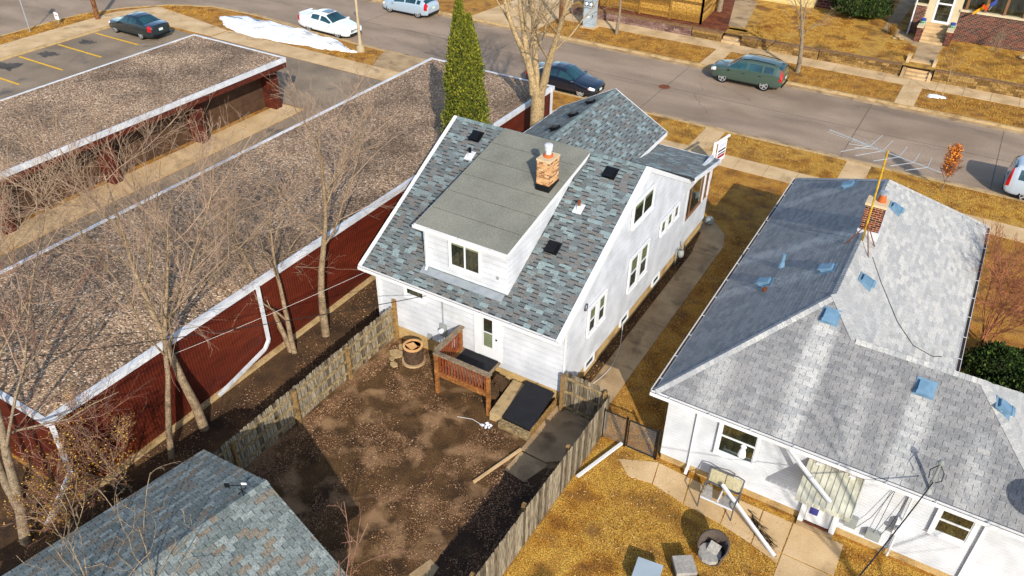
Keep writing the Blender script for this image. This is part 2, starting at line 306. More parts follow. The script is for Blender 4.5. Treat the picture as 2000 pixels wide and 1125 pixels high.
TABF = [(4, 5, 6, 7), (0, 1, 5, 4), (1, 2, 6, 5), (3, 0, 4, 7)]
def lay_tabs(house, tabs, mt, nmax=300):
    tabs.sort(key=lambda t: (t[0].translation-CAMP).length+(0 if t[1] else 100)); share = {}; rest = MB()
    for k, (mw, key, q, tb) in enumerate(tabs):
        if k < nmax and key:
            if (key, tb) not in share:
                b = MB(); b.v = tab_verts(q, tb); b.f = list(TABF); share[(key, tb)] = b.mesh('shingle', mt)
            put('shingle', share[(key, tb)], house, mw=mw)
        else:
            n = len(rest.v); rest.v += [tuple(mw @ V(p)) for p in tab_verts(q, tb)]; rest.f += [tuple(n+i for i in f) for f in TABF]
    if rest.v: rest.build('shingle_field', mt, house, kind='stuff')
def deck(mb, pts, th):
    pts = [V(p) for p in pts]; n = (pts[1]-pts[0]).cross(pts[2]-pts[0]).normalized()
    if n.z < 0: n = -n
    mb.prism([p-n*th for p in pts], n*th)
def caps(a, b, w2, n1, n2, step=.17):
    """bent ridge or hip caps from a to b; n1,n2 outward-down directions on both slopes"""
    m_ = MB(); a, b = V(a), V(b); L = (b-a).length; k = max(1, int(L/step)); d = (b-a)/k
    n1, n2 = V(n1).normalized()*w2, V(n2).normalized()*w2; upz = V((0, 0, .02))
    for i in range(k):
        p = a+d*i; q = p+d*1.1; i0 = len(m_.v); h = upz; h2 = upz*.45
        m_.v += [tuple(p+n1+h), tuple(p+h*1.2), tuple(p+n2+h), tuple(q+n1+h2), tuple(q+h2*1.2), tuple(q+n2+h2)]
        m_.f += [(i0, i0+1, i0+4, i0+3), (i0+1, i0+2, i0+5, i0+4)]
        m_.v += [tuple(p+n1), tuple(p), tuple(p+n2)]; m_.f += [(i0+6, i0+7, i0+1, i0), (i0+7, i0+8, i0+2, i0+1)]
    return m_
# ---------------------------------------------------------------- siding, windows
def boards(house, o, u, n, rng, z0, z1, exp, mt='white', single=False, name='siding_board'):
    """clapboards on the plane through o with direction u, normal n; rng(z)->(u0,u1)"""
    u, n = V(u), V(n); z = z0; acc = MB()
    while z < z1-.01:
        zt = min(z+exp-(.02 if exp > .15 else .011), z1); a = rng(z+.005); b = rng(zt-.005)
        if a and b and a[1]-a[0] > .02:
            P_ = lambda uu, zz, off: V(o)+u*uu+n*off+V((0, 0, zz-o[2]))
            q = [P_(a[0], z, .009), P_(a[1], z, .009), P_(b[1], zt, .004), P_(b[0], zt, .004)]; w_ = [P_(a[0], z, -.02), P_(a[1], z, -.02), P_(b[1], zt, -.02), P_(b[0], zt, -.02)]
            m_ = acc if single else MB(); i = len(m_.v); m_.v += [tuple(p) for p in q+w_]
            m_.f += [(i, i+1, i+2, i+3), (i+4, i+5, i+1, i), (i+5, i+6, i+2, i+1), (i+7, i+4, i, i+3), (i+6, i+7, i+3, i+2)]
            if not single: m_.build(name, mt, house)
        z += exp
    if single: acc.build('siding', mt, house)
def window(house, c, u, n, wd, ht, kind='slider', trim=.08, blind=.5, sill=True, label=None):
    """framed window, centre c on the wall plane; u along the wall, n outwards"""
    c, u, n = V(c), V(u), V(n); z = V((0, 0, 1)); f = MB(); t = trim
    for s in (-1, 1):
        f.ob(c+u*s*(wd/2+t/2)+n*.03, u*t/2, n*.035, z*(ht/2+t)); f.ob(c+z*s*(ht/2+t/2)+n*.03, u*wd/2, n*.035, z*t/2)
    if sill: f.ob(c-z*(ht/2+t+.015)+n*.05, u*(wd/2+t), n*.05, z*.015)
    o = f.build('window', 'trim', house, label=label)
    cells = []
    if kind == 'slider': cells = [(-wd/4, 0, wd/2, ht), (wd/4, 0, wd/2, ht)]
    elif kind == 'hung': cells = [(0, ht/4, wd, ht/2), (0, -ht/4, wd, ht/2)]
    else: cells = [(0, 0, wd, ht)]
    MB().ob(c+n*.021, u*wd/2, n*.001, z*ht/2).build('room', 'interior', o)
    if blind: MB().ob(c+n*.025+z*ht/2*(1-blind), u*wd/2*.98, n*.001, z*ht/2*blind).build('blind', 'shade', o)
    for (a, b, w_, h_) in cells:
        s_ = MB(); e = .028; cc = c+u*a+z*b
        for k in (-1, 1):
            s_.ob(cc+u*k*(w_/2-e/2)+n*.037, u*e/2, n*.012, z*h_/2); s_.ob(cc+z*k*(h_/2-e/2)+n*.036, u*(w_/2-e), n*.012, z*e/2)
        s_.build('sash', 'trim', o); MB().ob(cc+n*.034, u*(w_/2-e), n*.002, z*(h_/2-e)).build('pane', 'glass', o)
    return o
def box_vent(house, p, v, n, mt, sz=.32, name='roof_vent', k=1):
    """low box vent on a slope; v up-slope, n normal"""
    p, v, n = V(p), V(v).normalized(), V(n).normalized(); u = v.cross(n); b = MB()
    b.ob(p+n*.012, u*sz*.75, v*sz*.75, n*.006)
    a = [p+u*sx*sz*.5+v*sy*sz*.5 for sx, sy in ((-1, -1), (1, -1), (1, 1), (-1, 1))]
    top = [a[0]+n*.16*k-v*.04, a[1]+n*.16*k-v*.04, a[2]+n*.1*k, a[3]+n*.1*k]; i = len(b.v); b.v += [tuple(q) for q in a+top]
    b.f += [(i+4, i+5, i+6, i+7)]+[(i+j, i+(j+1) % 4, i+4+(j+1) % 4, i+4+j) for j in range(4)]
    b.ob(p-v*(sz*.5+.03)+n*.15*k, u*sz*.55, v*.05, n*.012)
    return b.build(name, mt, house)
def brickwork(house, x0, y0, z0, x1, y1, z1, bl, bh, mt, mo, name='brickwork'):
    MB().box(x0+.006, y0+.006, z0, x1-.006, y1-.006, z1).build('mortar_core', mo, house); b = MB(); z = z0; r_ = 0
    while z < z1-.01:
        h = min(bh-.014, z1-z)
        for side in range(4):
            L = (x1-x0) if side % 2 == 0 else (y1-y0); s = -(r_ % 2)*bl/2
            while s < L-.01:
                a, e = max(s, 0), min(s+bl-.014, L)
                if e-a > .03:
                    if side == 0: b.box(x0+a, y0-R.random()*.004, z, x0+e, y0+.02, z+h)
                    elif side == 1: b.box(x1-.02, y0+a+.002, z, x1+R.random()*.004, y0+e-.002, z+h)
                    elif side == 2: b.box(x0+a, y1-.02, z, x0+e, y1, z+h)
                    else: b.box(x0, y0+a+.002, z, x0+.02, y0+e-.002, z+h)
                s += bl
        z += bh; r_ += 1
    b.build(name, mt, house, kind='stuff')
def gutter(house, a, b, mt='trim', inner='gut', wd=.11, name='gutter', out=(0, -1, 0)):
    a, b, out = V(a), V(b), V(out); d = (b-a)/2; c = (a+b)/2; L = d.length; z = V((0, 0, 1)); g = MB()
    g.ob(c+out*wd-z*.05, d, out*.006, z*.06); g.ob(c-z*.105+out*wd/2, d, out*(wd/2-.007), z*.005); g.ob(c+out*.006-z*.05, d, out*.006, z*.058)
    o = g.build(name, mt, house); MB().ob(c+out*wd/2-z*.06, d*.998, out*(wd/2-.014), z*.006).build('gutter_bed', inner, o)
    k = max(2, int(L*2/1.1)); h = MB()
    for i in range(k): h.ob(a+d*2*(i+.5)/k+out*wd/2+z*.012, d.normalized()*.012, out*wd/2, z*.005)
    h.build('hanger', mt, o); return o
# ================================================================ SETTING
ZS = -.12
sheet('street', [(-300, -200), (300, -200), (300, 400), (-300, 400)], ZS, 'asphalt')
edge = [(-58.8, -60), (-58.8, 33.5), (-58.4, 36), (-57.2, 38.2), (-55.2, 40.4), (-52, 42), (-47.7, 42.25), (-42, 41.7), (-37, 41.35), (-31, 41.2), (120, 41.2)]
sheet('ground', edge+[(120, -60)], 0, 'grass')
gf = sheet('far_ground', [(-45, 50.4), (120, 50.4), (120, 160), (-45, 160)], 0, 'grass')
def kerbline(name, pts, side=1, wd=.16):
    k = struct(name, MB().poly([(pts[0][0], pts[0][1], -.2), (pts[0][0]+.01, pts[0][1], -.2), (pts[0][0], pts[0][1]+.01, -.2)]), 'kerb')
    gu = struct(name.replace('kerb', 'gutter_strip'), MB().poly([(pts[0][0], pts[0][1], -.2), (pts[0][0]+.01, pts[0][1], -.2), (pts[0][0], pts[0][1]+.01, -.2)]), 'conc2'); 
    for (a, b) in zip(pts, pts[1:]):
        a, b = V((*a, 0)), V((*b, 0)); L = (b-a).length; n = max(1, round(L/3.0)) if L < 60 else 24
        if L > 60: b = a+(b-a).normalized()*72
        d = (b-a)/n; nn = V((-d.y, d.x, 0)).normalized()*side
        for i in range(n):
            p, q = a+d*i, a+d*(i+1)*1.0-d.normalized()*.012
            MB().prism([p-nn*.02+V((0, 0, ZS-.05)), q-nn*.02+V((0, 0, ZS-.05)), q+nn*wd+V((0, 0, ZS-.05)), p+nn*wd+V((0, 0, ZS-.05))], (0, 0, -ZS+.07)).build('kerb_stone', 'kerb', k)
            MB().ob((p+q)/2-nn*.27+V((0, 0, ZS+.006)), (q-p)/2, nn*.24, V((0, 0, .004))).build('gutter_slab', 'conc2', gu)
kerbline('kerb_near', [(-58.8, 12)]+edge[1:-1]+[(-30, 41.2)], -1); kerbline('kerb_front', [(-30, 41.2), (12, 41.2)], -1)
kerbline('kerb_far', [(-45, 50.4), (10, 50.4)], 1)
def slabs(name, cuts, mt='conc', z=.02, th=.06):
    """row of separate concrete slabs: list of 4-point outlines"""
    p = None
    p = D.objects.new(name, None); COL.objects.link(p); p['kind'] = 'structure'; INV[p.name] = Matrix.Identity(4)
    for q in cuts:
        cx = sum(a for a, b in q)/len(q); cy = sum(b for a, b in q)/len(q); dz = R.uniform(-.004, .004)
        MB().prism([(a-(a-cx)*.006, b-(b-cy)*.006, z-th+dz) for a, b in q], (0, 0, th)).build('slab', mt, p)
    return p
def rowx(x0, x1, y0, y1, n): return [rect(x0+(x1-x0)*i/n+.006, y0, x0+(x1-x0)*(i+1)/n-.006, y1) for i in range(n)]
def rowy(y0, y1, x0, x1, n): return [rect(x0, y0+(y1-y0)*i/n+.006, x1, y0+(y1-y0)*(i+1)/n-.006) for i in range(n)]
slabs('sidewalk_near', rowx(-18, 9, 36.95, 38.3, 18)); slabs('sidewalk_corner', rowx(-46.5, -18.02, 36.9, 38.55, 18))
slabs('sidewalk_far', rowx(-28, 9, 53.95, 55.5, 24)); slabs('sidewalk_side', rowy(5, 36.8, -57.0, -54.2, 13)+[[(-57, 36.85), (-54.2, 36.85), (-46.6, 37), (-46.6, 38.5), (-50, 39), (-55.3, 39.7)]])
slabs('front_walk', rowy(38.35, 41.0, -11.85, -10.75, 2)+rowx(-11.5, -10.5, 32.5, 36.9, 1)); slabs('neighbour_front_walk', rowy(38.35, 41.0, -4.25, -3.05, 2))
slabs('far_crossing', rowy(50.6, 53.9, -3.6, -2.5, 2)); slabs('far_crossing_left', rowy(50.6, 53.9, -15.75, -14.7, 2))
slabs('driveway_apron', [[(-33.5, 38.6), (-26, 38.6), (-25.2, 41.15), (-34.6, 41.15)]], 'conc2')
slabs('alley_mouth', [[(-34, 50.6), (-28.2, 50.6), (-28.2, 60), (-33, 60)]], 'conc')
slabs('side_path', rowy(17.4, 28.6, -7.95, -6.95, 8)+[[(-8.0, 28.62), (-6.95, 28.62), (-6.95, 29.6), (-7.25, 30.6), (-7.9, 31.3), (-8.8, 31.6), (-9.2, 31.0), (-8.2, 30.2)]], 'conc2')
slabs('neighbour_walk', [[(-5.7, 16.2), (-4.6, 16.72), (-4.45, 15.85), (-5.15, 15.72)], [(-4.57, 16.7), (-3.55, 16.62), (-3.4, 15.62), (-4.42, 15.84)], [(-3.52, 16.62), (-2.3, 16.6), (-2.25, 15.5), (-3.37, 15.61)], [(-2.27, 16.6), (-1.35, 16.6), (-1.3, 15.3), (-2.22, 15.49)], [(-1.32, 16.6), (-.5, 16.6), (-.5, 15.05), (-1.27, 15.28)], rect(-.47, 15.45, .9, 16.6), rect(-.47, 14.2, .8, 15.42), rect(-.47, 12.9, .8, 14.17)], 'conc')
slabs('yard_concrete', [[(-8.45, 14.95), (-7.55, 14.9), (-6.85, 15.4), (-6.85, 17.15), (-8.4, 17.3)], [(-8.45, 14.0), (-7.7, 13.9), (-7.4, 14.85), (-8.4, 14.9)], [(-8.7, 9.6), (-8.1, 9.5), (-8.15, 10.2), (-8.5, 10.3)]], 'conc2')
slabs('garage_apron', rowy(2, 30.9, -34.0, -32.25, 8), 'conc')
# surface sheets
sheet('yard_soil', [(-15.12, 2), (-6.72, 2), (-6.72, 17.34), (-15.12, 17.34)], .004, 'soil'); sheet('side_bed', rect(-18.35, 0, -15.16, 36.8), .005, 'bed')
sheet('lane_bed', rect(-48, -20, -18.36, 6.6), .006, 'bed'); sheet('wall_bed', rect(-8.3, 17.4, -7.97, 30.3), .005, 'bed'); sheet('side_lawn', [(-6.93, 17), (-4.6, 17), (-4.6, 36.9), (-8.2, 36.9), (-8.2, 31.8), (-6.93, 30)], .004, 'grass')
sheet('rear_lawn', rect(-6.55, 4, 8, 16.8), .004, 'grass2'); sheet('boulevard', rect(-18, 38.32, 12, 41.1), .004, 'grass2')
sheet('parking_lot', rect(-54.05, 4, -40.2, 36.6), .004, 'lot'); sheet('driveway', [(-32.2, -5), (-25.8, -5), (-25.8, 36.85), (-48, 36.85), (-46, 31), (-32.2, 31)], .008, 'lot')
struct('lot_kerb', MB().box(-54.25, 5, -.02, -54.05, 36.6, .13), 'kerb')
pl = D.objects.new('stall_line_set', None); COL.objects.link(pl); pl['kind'] = 'structure'; INV[pl.name] = Matrix.Identity(4)
for y in (21.6, 24.5, 27.4, 30.2, 33.07, 35.95): MB().box(-53.85, y-.07, .008, -49.3, y+.07, .013).build('stall_line', 'ypaint', pl)
for i, (x, y, r_) in enumerate([(-52.6, 26, .7), (-52.8, 28.7, .6), (-52.7, 31.6, .5)]):
    b = MB(); pts = [(x+math.cos(a*PI/24)*r_*1.3*(1+.9*noise.noise((math.cos(a*PI/24)*1.6, math.sin(a*PI/24)*1.6, i*3.3))+.35*R.uniform(-1, 1)*.5), y+math.sin(a*PI/24)*r_*.7*(1+.9*noise.noise((math.cos(a*PI/24)*1.6, math.sin(a*PI/24)*1.6, i*3.3))+.35*R.uniform(-1, 1)*.5)) for a in range(48)]; sheet('oil_stain', pts, .013, 'stain')
# far terrace above the retaining walls
TZ = .62
sheet('terrace', [(-28, 55.75), (60, 55.75), (60, 120), (-28, 120)], TZ, 'grass2')
sheet('mulch_bed', [(-27, 55.9), (-15.9, 55.9), (-16.9, 64), (-27, 64)], TZ+.004, 'mulch')
slabs('terrace_walk', [[(-16.2, 57.4), (-15.0, 57.4), (-16.2, 64.5), (-18.0, 64.5)]]+[[(-3.75, 57.3), (-2.5, 57.3), (-2.45, 60.2), (-3.9, 60.2)], [(-4.3, 60.2), (-2.4, 60.2), (-2.4, 62.3), (-4.3, 62.3)], [(-6.6, 62.6), (-4.3, 60.6), (-4.3, 61.8), (-5.8, 63.4)], [(-6.6, 62.7), (-5.8, 63.5), (-5.7, 75), (-6.9, 75)]], 'conc2', TZ+.015)
rw = thing('retaining_wall', 'tan split-face block retaining wall along the far sidewalk', 'wall', (0, 55.7, 0))
shr = {}
def blockwall(par, x0, x1, y, z0, nc, bl, bh, mt, name='block', dy=.012):
    MB().box(x0, y+.03, z0-.1, x1, y+.25, z0+nc*bh-.01).build('core', 'dark', par)
    for c in range(nc):
        x = x0-(c % 2)*bl/2
        while x < x1-.02:
            a, e = max(x, x0), min(x+bl, x1)
            if e-a > .04:
                k = (round(e-a, 2), bh, mt)
                if k not in shr: shr[k] = MB().box(.005, 0, .005, e-a-.005, .2, bh-.006).mesh('block', mt)
                put(name, shr[k], par, mw=Matrix.Translation((a, y-.01+c*dy*.5+R.uniform(-.012, .012), z0+c*bh)))
            x += bl
blockwall(rw, -2.2, 6.6, 55.58, 0, 4, .42, .155, 'block'); blockwall(rw, -9.3, -4.15, 55.55, 0, 4, .42, .15, 'block')
MB().box(-2.2, 55.6, .625, 6.6, 55.95, .7).build('cap', 'timber', rw); MB().box(-9.3, 55.58, .605, -4.15, 55.95, .68).build('cap', 'timber', rw)
rw2 = thing('timber_retaining_wall', 'low wall of tan courses beside the short garden steps', 'wall', (-12, 55.7, 0))
blockwall(rw2, -14.6, -9.35, 55.55, 0, 3, 1.2, .17, 'block', 'course'); blockwall(rw2, -18.2, -16.0, 55.55, 0, 3, 1.2, .17, 'block', 'course'); MB().box(-14.6, 55.6, .515, -9.35, 55.95, .64).build('cap', 'timber', rw2); MB().box(-18.2, 55.6, .515, -16.0, 55.95, .64).build('cap', 'timber', rw2)
rw3 = thing('pink_retaining_wall', 'low pinkish block wall below the cedar fence', 'wall', (-23, 55.7, 0))
blockwall(rw3, -27.9, -18.25, 55.55, 0, 3, .45, .17, 'pblock'); MB().box(-27.9, 55.6, .515, -18.25, 55.95, .64).build('cap', 'timber', rw3)
def steps(name, label, x0, x1, y0, n, run, rise, cheek):
    t = thing(name, label, 'steps', ((x0+x1)/2, y0, 0))
    for i in range(n): MB().box(x0, y0+i*run, 0, x1, y0+n*run+.02-.001*i, rise*(i+1)).build('step', 'conc', t)
    if cheek:
        for x in (x0-.22, x1+.02): MB().prism([(x, y0-.1, 0), (x, y0+n*run+.3, 0), (x, y0+n*run+.3, n*rise+.22), (x, y0+n*run-.1, n*rise+.22), (x, y0-.1, .12)], (.2, 0, 0)).build('cheek_wall', 'conc', t)
steps('concrete_steps', 'five concrete steps with cheek walls up to the brick house', -3.85, -2.5, 55.3, 5, .36, .135, True)
steps('garden_steps', 'four short pale steps through the low timber wall', -16.0, -14.65, 55.5, 4, .4, .155, False)
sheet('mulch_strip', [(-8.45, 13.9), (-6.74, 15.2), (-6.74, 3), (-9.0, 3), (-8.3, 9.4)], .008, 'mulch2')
struct('yard_edging', MB().beam((-8.95, 13.1, .03), (-8.42, 14.95, .04), .07, .09), 'conc')
def cracks(name, spots, z, seed):
    r = random.Random(seed); b = MB()
    for x, y, a, n in spots:
        p = V((x, y, z)); prev = None
        for i in range(n):
            a += r.gauss(0, .1)+.0; j_ = a+r.gauss(0, .5); q = p+V((math.cos(j_), math.sin(j_), 0))*r.uniform(.12, .4); w_ = r.uniform(.005, .013); s = V((-math.sin(a), math.cos(a), 0))*w_
            e = prev or (p-s, p+s); b.poly([e[0], e[1], q+s, q-s]); prev = (q-s, q+s); p = q
    struct(name, b, 'stain')
rc_ = random.Random(9); cracks('street_crack', [(rc_.uniform(-40, 4), rc_.uniform(42.5, 49.5), rc_.choice([0, 0, PI/2, .3]), rc_.randint(6, 22)) for _ in range(26)], ZS+.007, 4)
cracks('lot_crack', [(rc_.uniform(-52, -42), rc_.uniform(15, 36), rc_.uniform(0, 6), rc_.randint(6, 14)) for _ in range(9)]+[(rc_.uniform(-32, -27), rc_.uniform(14, 36), rc_.choice([PI/2, PI/2, .2]), rc_.randint(8, 24)) for _ in range(12)], .014, 6)
# concrete ledge, manhole, expansion seams across the street
MH = tag(MB().lathe([(.36, ZS-.02), (.36, ZS+.012), (.3, ZS+.014), (.01, ZS+.013)], (-16.25, 45.75, 0), 20).build('manhole_cover', 'rust'), 'round rusty manhole cover in the middle of the street', 'manhole')
sm = MB()
for x in (-40, -28.5, -16.2, -4.7, 2.4, 8): sm.box(x-.013, 41.7, ZS+.001, x+.013, 50, ZS+.005)
sm.box(-60, 45.76, ZS+.002, 12, 45.78, ZS+.006); sj = struct('street_seam', sm, 'stain')
# ================================================================ THE WHITE HOUSE
H = thing('white_house', 'white one and a half storey house with blue-grey shingle roof and shed dormer', 'house', (-12, 17.4, 0))
XL, XR, YR, YF = -15.75, -8.28, 17.35, 27.55
S = .547; EY, EZ, RY, RZ = 17.0, 2.97, 23.0, 6.25; RXL, RXR = -16.06, -8.43
vs_ = V((0, 1, S)).normalized(); nr_ = V((0, -S, 1)).normalized(); nf_ = V((0, S, 1)).normalized()
MB().box(XL+.03, YR+.03, -.05, XR-.03, 30.4, .62).build('foundation', 'found', H)
wl = MB(); wl.prism([(XR-.03, YR+.03, .6), (XR-.03, YF, .6), (XR-.03, YF, 3.6), (XR-.03, RY, 6.1), (XR-.03, YR+.03, 2.98)], (-.2, 0, 0)); wl.prism([(XL+.03, YR+.03, .6), (XL+.03, YF, .6), (XL+.03, YF, 3.6), (XL+.03, RY, 6.1), (XL+.03, YR+.03, 2.98)], (.2, 0, 0))
wl.box(XL+.23, YR+.03, .6, XR-.23, YR+.2, 2.95); wl.box(XL, YF-.2, .6, XR-.03, YF, 3.6); wl.build('wall', 'seam_shade', H)
boards(H, (0, YR, 0), (1, 0, 0), (0, -1, 0), lambda z: (XL, XR), .58, 2.98, .225)
def gab(z): return (YR if z < 3.05 else YR+(z-3.05)/S, YF if z < 3.72 else max(RY, RY+(6.22-z)/S))
boards(H, (XR, 0, 0), (0, 1, 0), (1, 0, 0), gab, .58, 6.2, .225)
for x, y in ((XL, YR), (XR, YR)): MB().box(x-.03, y-.03, .57, x+.03, y+.03, 3.0).build('corner_post', 'trim', H)
# roof decks
dk = MB(); deck(dk, [(RXL, EY, EZ), (RXR, EY, EZ), (RXR, RY, RZ), (RXL, RY, RZ)], .1); deck(dk, [(RXL, RY, RZ), (RXR, RY, RZ), (RXR, 27.7, RZ-4.7*S), (RXL, 27.7, RZ-4.7*S)], .1); dk.build('roof', 'under', H)
rk = MB()
for (x0, x1) in ((RXR, XR+.04), (RXL-.14, RXL)):
    rk = MB(); rk.prism([(x0, EY-.04, EZ-.13), (x0, EY-.04, EZ+.015), (x0, RY, RZ+.03), (x0, RY, RZ-.15)], (x1-x0, 0, 0)); rk.prism([(x0, RY, RZ-.15), (x0, RY, RZ+.03), (x0, 27.7, RZ-4.7*S+.03), (x0, 27.7, RZ-4.7*S-.15)], (x1-x0, 0, 0)); rk.build('rake_board', 'trim', H)
MB().box(RXL, EY-.012, EZ-.17, RXR, EY+.01, EZ-.01).build('fascia', 'trim', H); MB().box(RXL, EY+.012, EZ-.19, RXR, YR-.02, EZ-.165).build('soffit', 'trim', H)
gutter(H, (RXL-.1, EY-.013, EZ-.005), (RXR+.1, EY-.013, EZ-.005))
DX0, DX1, DYW = -13.98, -10.52, 17.72
dslope = (6.27-5.08)/(23-17.5); DE = 5.08
tabs = shingle_tabs((RXL, EY, EZ+.002), (1, 0, 0), vs_, rect(0, 0, RXR-RXL, math.hypot(6, 6*S)), .145, [.2, .23, .26, .3], 0.003, .05, .8, .013, hole=lambda u, v: DX0+.12 < RXL+u < DX1-.15 and v/math.hypot(1, S) > .8)
GX, GZ, GE, GXR, GXL, GYF = -13.3, 5.2, 3.8, -10.7, -15.9, 31.2
gs = (GZ-GE)/(GXR-GX); gv = V((-1, 0, gs)).normalized(); gl = math.hypot(GXR-GX, GZ-GE)
pol = [(0, 0), (GYF-27.5, 0), (GYF-24.9, gl), (0, gl)]     # u runs -y from the gable front... clipped at the valley
tabs += shingle_tabs((GXR, 27.5, GE+.005), (0, 1, 0), gv, [(0, 0), (GYF-27.5, 0), (GYF-27.5, gl), (-2.6, gl)], .145, [.2, .23, .26, .3], .003, .05, .8, .013)
tabs += shingle_tabs((GXL, GYF, GE+.005), (0, -1, 0), V((1, 0, gs)), [(0, 0), (GYF-27.5, 0), (GYF-24.9, gl), (0, gl)], .145, [.2, .23, .26, .3], .003, .05, .8, .013)
PE, PZ0, PZ1 = 30.75, 3.92, 3.36; pv = V((0, -1, (PZ0-PZ1)/(PE-27.5))).normalized()
tabs += shingle_tabs((-8.05, PE, PZ1+.004), (-1, 0, 0), pv, rect(0, 0, 2.75, 3.3), .14, [.2, .25, .3], .002, .03, .35, .013)
lay_tabs(H, tabs, 'sh_main')
caps((RXL, RY, RZ+.012), (RXR, RY, RZ+.012), .15, (0, -1, -S), (0, 1, -S)).build('ridge_cap', 'sh_cap', H); caps((GX, 25.2, GZ+.014), (GX, GYF, GZ+.014), .15, (-1, 0, -gs), (1, 0, -gs)).build('ridge_cap', 'sh_cap', H)
# cross gable to the street and porch
g_ = MB(); deck(g_, [(GXR, 27.3, GE), (GXR, GYF, GE), (GX, GYF, GZ), (GX, 24.8, GZ)], .1); deck(g_, [(GXL, GYF, GE), (GXL, 27.3, GE), (GX, 24.8, GZ), (GX, GYF, GZ)], .1); g_.build('cross_gable_roof', 'under', H)
f_ = MB(); f_.box(GXR+.0, 26.9, GE-.16, GXR+.03, GYF, GE+.012); f_.box(GXL-.03, 27, GE-.16, GXL, GYF, GE+.012)
f_.prism([(GXR, GYF, GE-.16), (GXR, GYF, GE+.015), (GX, GYF, GZ+.03), (GX, GYF, GZ-.15)], (0, .03, 0)); f_.prism([(GXL, GYF, GE-.16), (GXL, GYF, GE+.015), (GX, GYF, GZ+.03), (GX, GYF, GZ-.15)], (0, .03, 0)); f_.build('cross_gable_fascia', 'trim', H)
q_ = MB(); q_.prism([(-15.75, 30.9, .6), (-10.88, 30.9, .6), (-10.88, 30.9, 3.75), (GX, 30.9, 5.02), (-15.75, 30.9, 3.75)], (0, -.15, 0)); q_.box(-11.0, 26.5, .6, -10.88, 30.9, 3.78); q_.box(-15.75, 26.5, .6, -15.6, 30.9, 3.78); q_.build('cross_gable_wall', 'white', H)
boards(H, (-10.88, 0, 0), (0, 1, 0), (1, 0, 0), lambda z: (27.6, 30.88), 3.55, 3.72, .16)
p_ = MB(); deck(p_, [(-10.86, 27.45, PZ0), (-8.05, 27.45, PZ0), (-8.05, PE, PZ1), (-10.86, PE, PZ1)], .08); p_.build('porch_roof', 'under', H)
p_ = MB(); p_.prism([(-8.07, 27.5, PZ0-.16), (-8.07, PE, PZ1-.16), (-8.07, PE, PZ1+.02), (-8.07, 27.5, PZ0+.02)], (.05, 0, 0)); p_.box(-10.8, PE, PZ1-.16, -8.02, PE+.03, PZ1+.02); p_.box(-10.8, 27.5, 3.2, -8.29, 30.5, 3.24); p_.build('porch_fascia', 'trim', H)
for bx_ in ((-8.4, 27.56, .6, -8.27, 30.5, 1.72), (-10.88, 30.4, .6, -8.41, 30.52, 1.72), (-8.4, 27.56, 3.25, -8.27, 30.5, 3.62), (-10.88, 30.4, 3.2, -8.41, 30.52, 3.4)): MB().box(*bx_).build('porch_wall', 'white', H)
for y0, y1 in ((27.56, 27.75), (29.72, 29.85), (30.36, 30.52)): MB().box(-8.405, y0, 1.72, -8.262, y1, 3.25).build('porch_post', 'trim', H)
pw = MB()
for y0, y1 in ((27.75, 29.72), (29.85, 30.36)):
    for a, b in ((y0, y0+.05), (y1-.05, y1)): pw.box(-8.37, a, 1.72, -8.30, b, 3.25)
    pw.box(-8.37, y0, 1.72, -8.28, y1, 1.78); pw.box(-8.37, y0, 3.19, -8.30, y1, 3.25)
pw.box(-8.37, 28.3, 1.78, -8.31, 28.35, 3.19); po = pw.build('porch_window', 'woodwin', H); MB().box(-8.34, 27.8, 1.78, -8.335, 29.67, 3.19).build('pane', 'glass', po); MB().box(-8.34, 29.9, 1.78, -8.335, 30.31, 3.19).build('pane', 'glass', po)
MB().box(-10.85, 27.6, .55, -8.42, 30.38, .62).build('porch_floor', 'railcap', H)
# dormer
d_ = MB(); d_.box(-13.86, DYW+.02, 3.2, -10.62, DYW+.2, 5.0); d_.prism([(-10.64, DYW+.02, 3.3), (-10.64, DYW+.02, 5.03), (-10.64, 22.8, 6.12), (-10.64, 22.8, 6.0)], (-.1, 0, 0)); d_.prism([(-13.86, DYW+.02, 3.3), (-13.86, DYW+.02, 5.03), (-13.86, 22.8, 6.12), (-13.86, 22.8, 6.0)], (.1, 0, 0)); d_.build('dormer_wall', 'seam_shade', H)
boards(H, (0, DYW, 0), (1, 0, 0), (0, -1, 0), lambda z: (-13.86, -10.62), 3.3, 5.02, .215, name='dormer_board')
def chk(z):
    a = DYW if z < 5.05 else DYW+(z-5.05)/dslope; b = 17.0+(z-2.94)/S
    return (a, b) if b > a else None
boards(H, (-10.62, 0, 0), (0, 1, 0), (1, 0, 0), chk, 3.38, 6.1, .215, name='dormer_board')
d_ = MB(); deck(d_, [(DX0, 17.5, DE), (DX1, 17.5, DE), (DX1, RY+.02, 6.27), (DX0, RY+.02, 6.27)], .09); d_.build('dormer_roof', 'under', H)
for i in range(6):
    a, b = 17.47+i*.93, min(17.47+(i+1)*.93-.022, RY+.1); za, zb = DE+(a-17.5)*dslope, DE+(b-17.5)*dslope
    MB().prism([(DX0-.02, a, za+.003), (DX1+.02, a, za+.003), (DX1+.02, b, zb+.003), (DX0-.02, b, zb+.003)], (0, 0, .008)).build('roofing_strip', 'roll', H)
d_ = MB(); d_.box(DX0, 17.47, DE-.15, DX1, 17.5, DE-.004)
for x in (DX0-.03, DX1): d_.prism([(x, 17.46, DE-.14), (x, 17.46, DE+.0), (x, RY, 6.255), (x, RY, 6.12)], (.03, 0, 0))
d_.build('dormer_fascia', 'trim', H); gutter(H, (DX0-.05, 17.468, DE), (DX1+.03, 17.468, DE), 'trim', 'cream', .1)
MB().ob((-12.3, 17.55, 3.30), (1.6, 0, 0), (0, .12, .066), (0, -.004, .008)).build('flashing', 'galv', H)
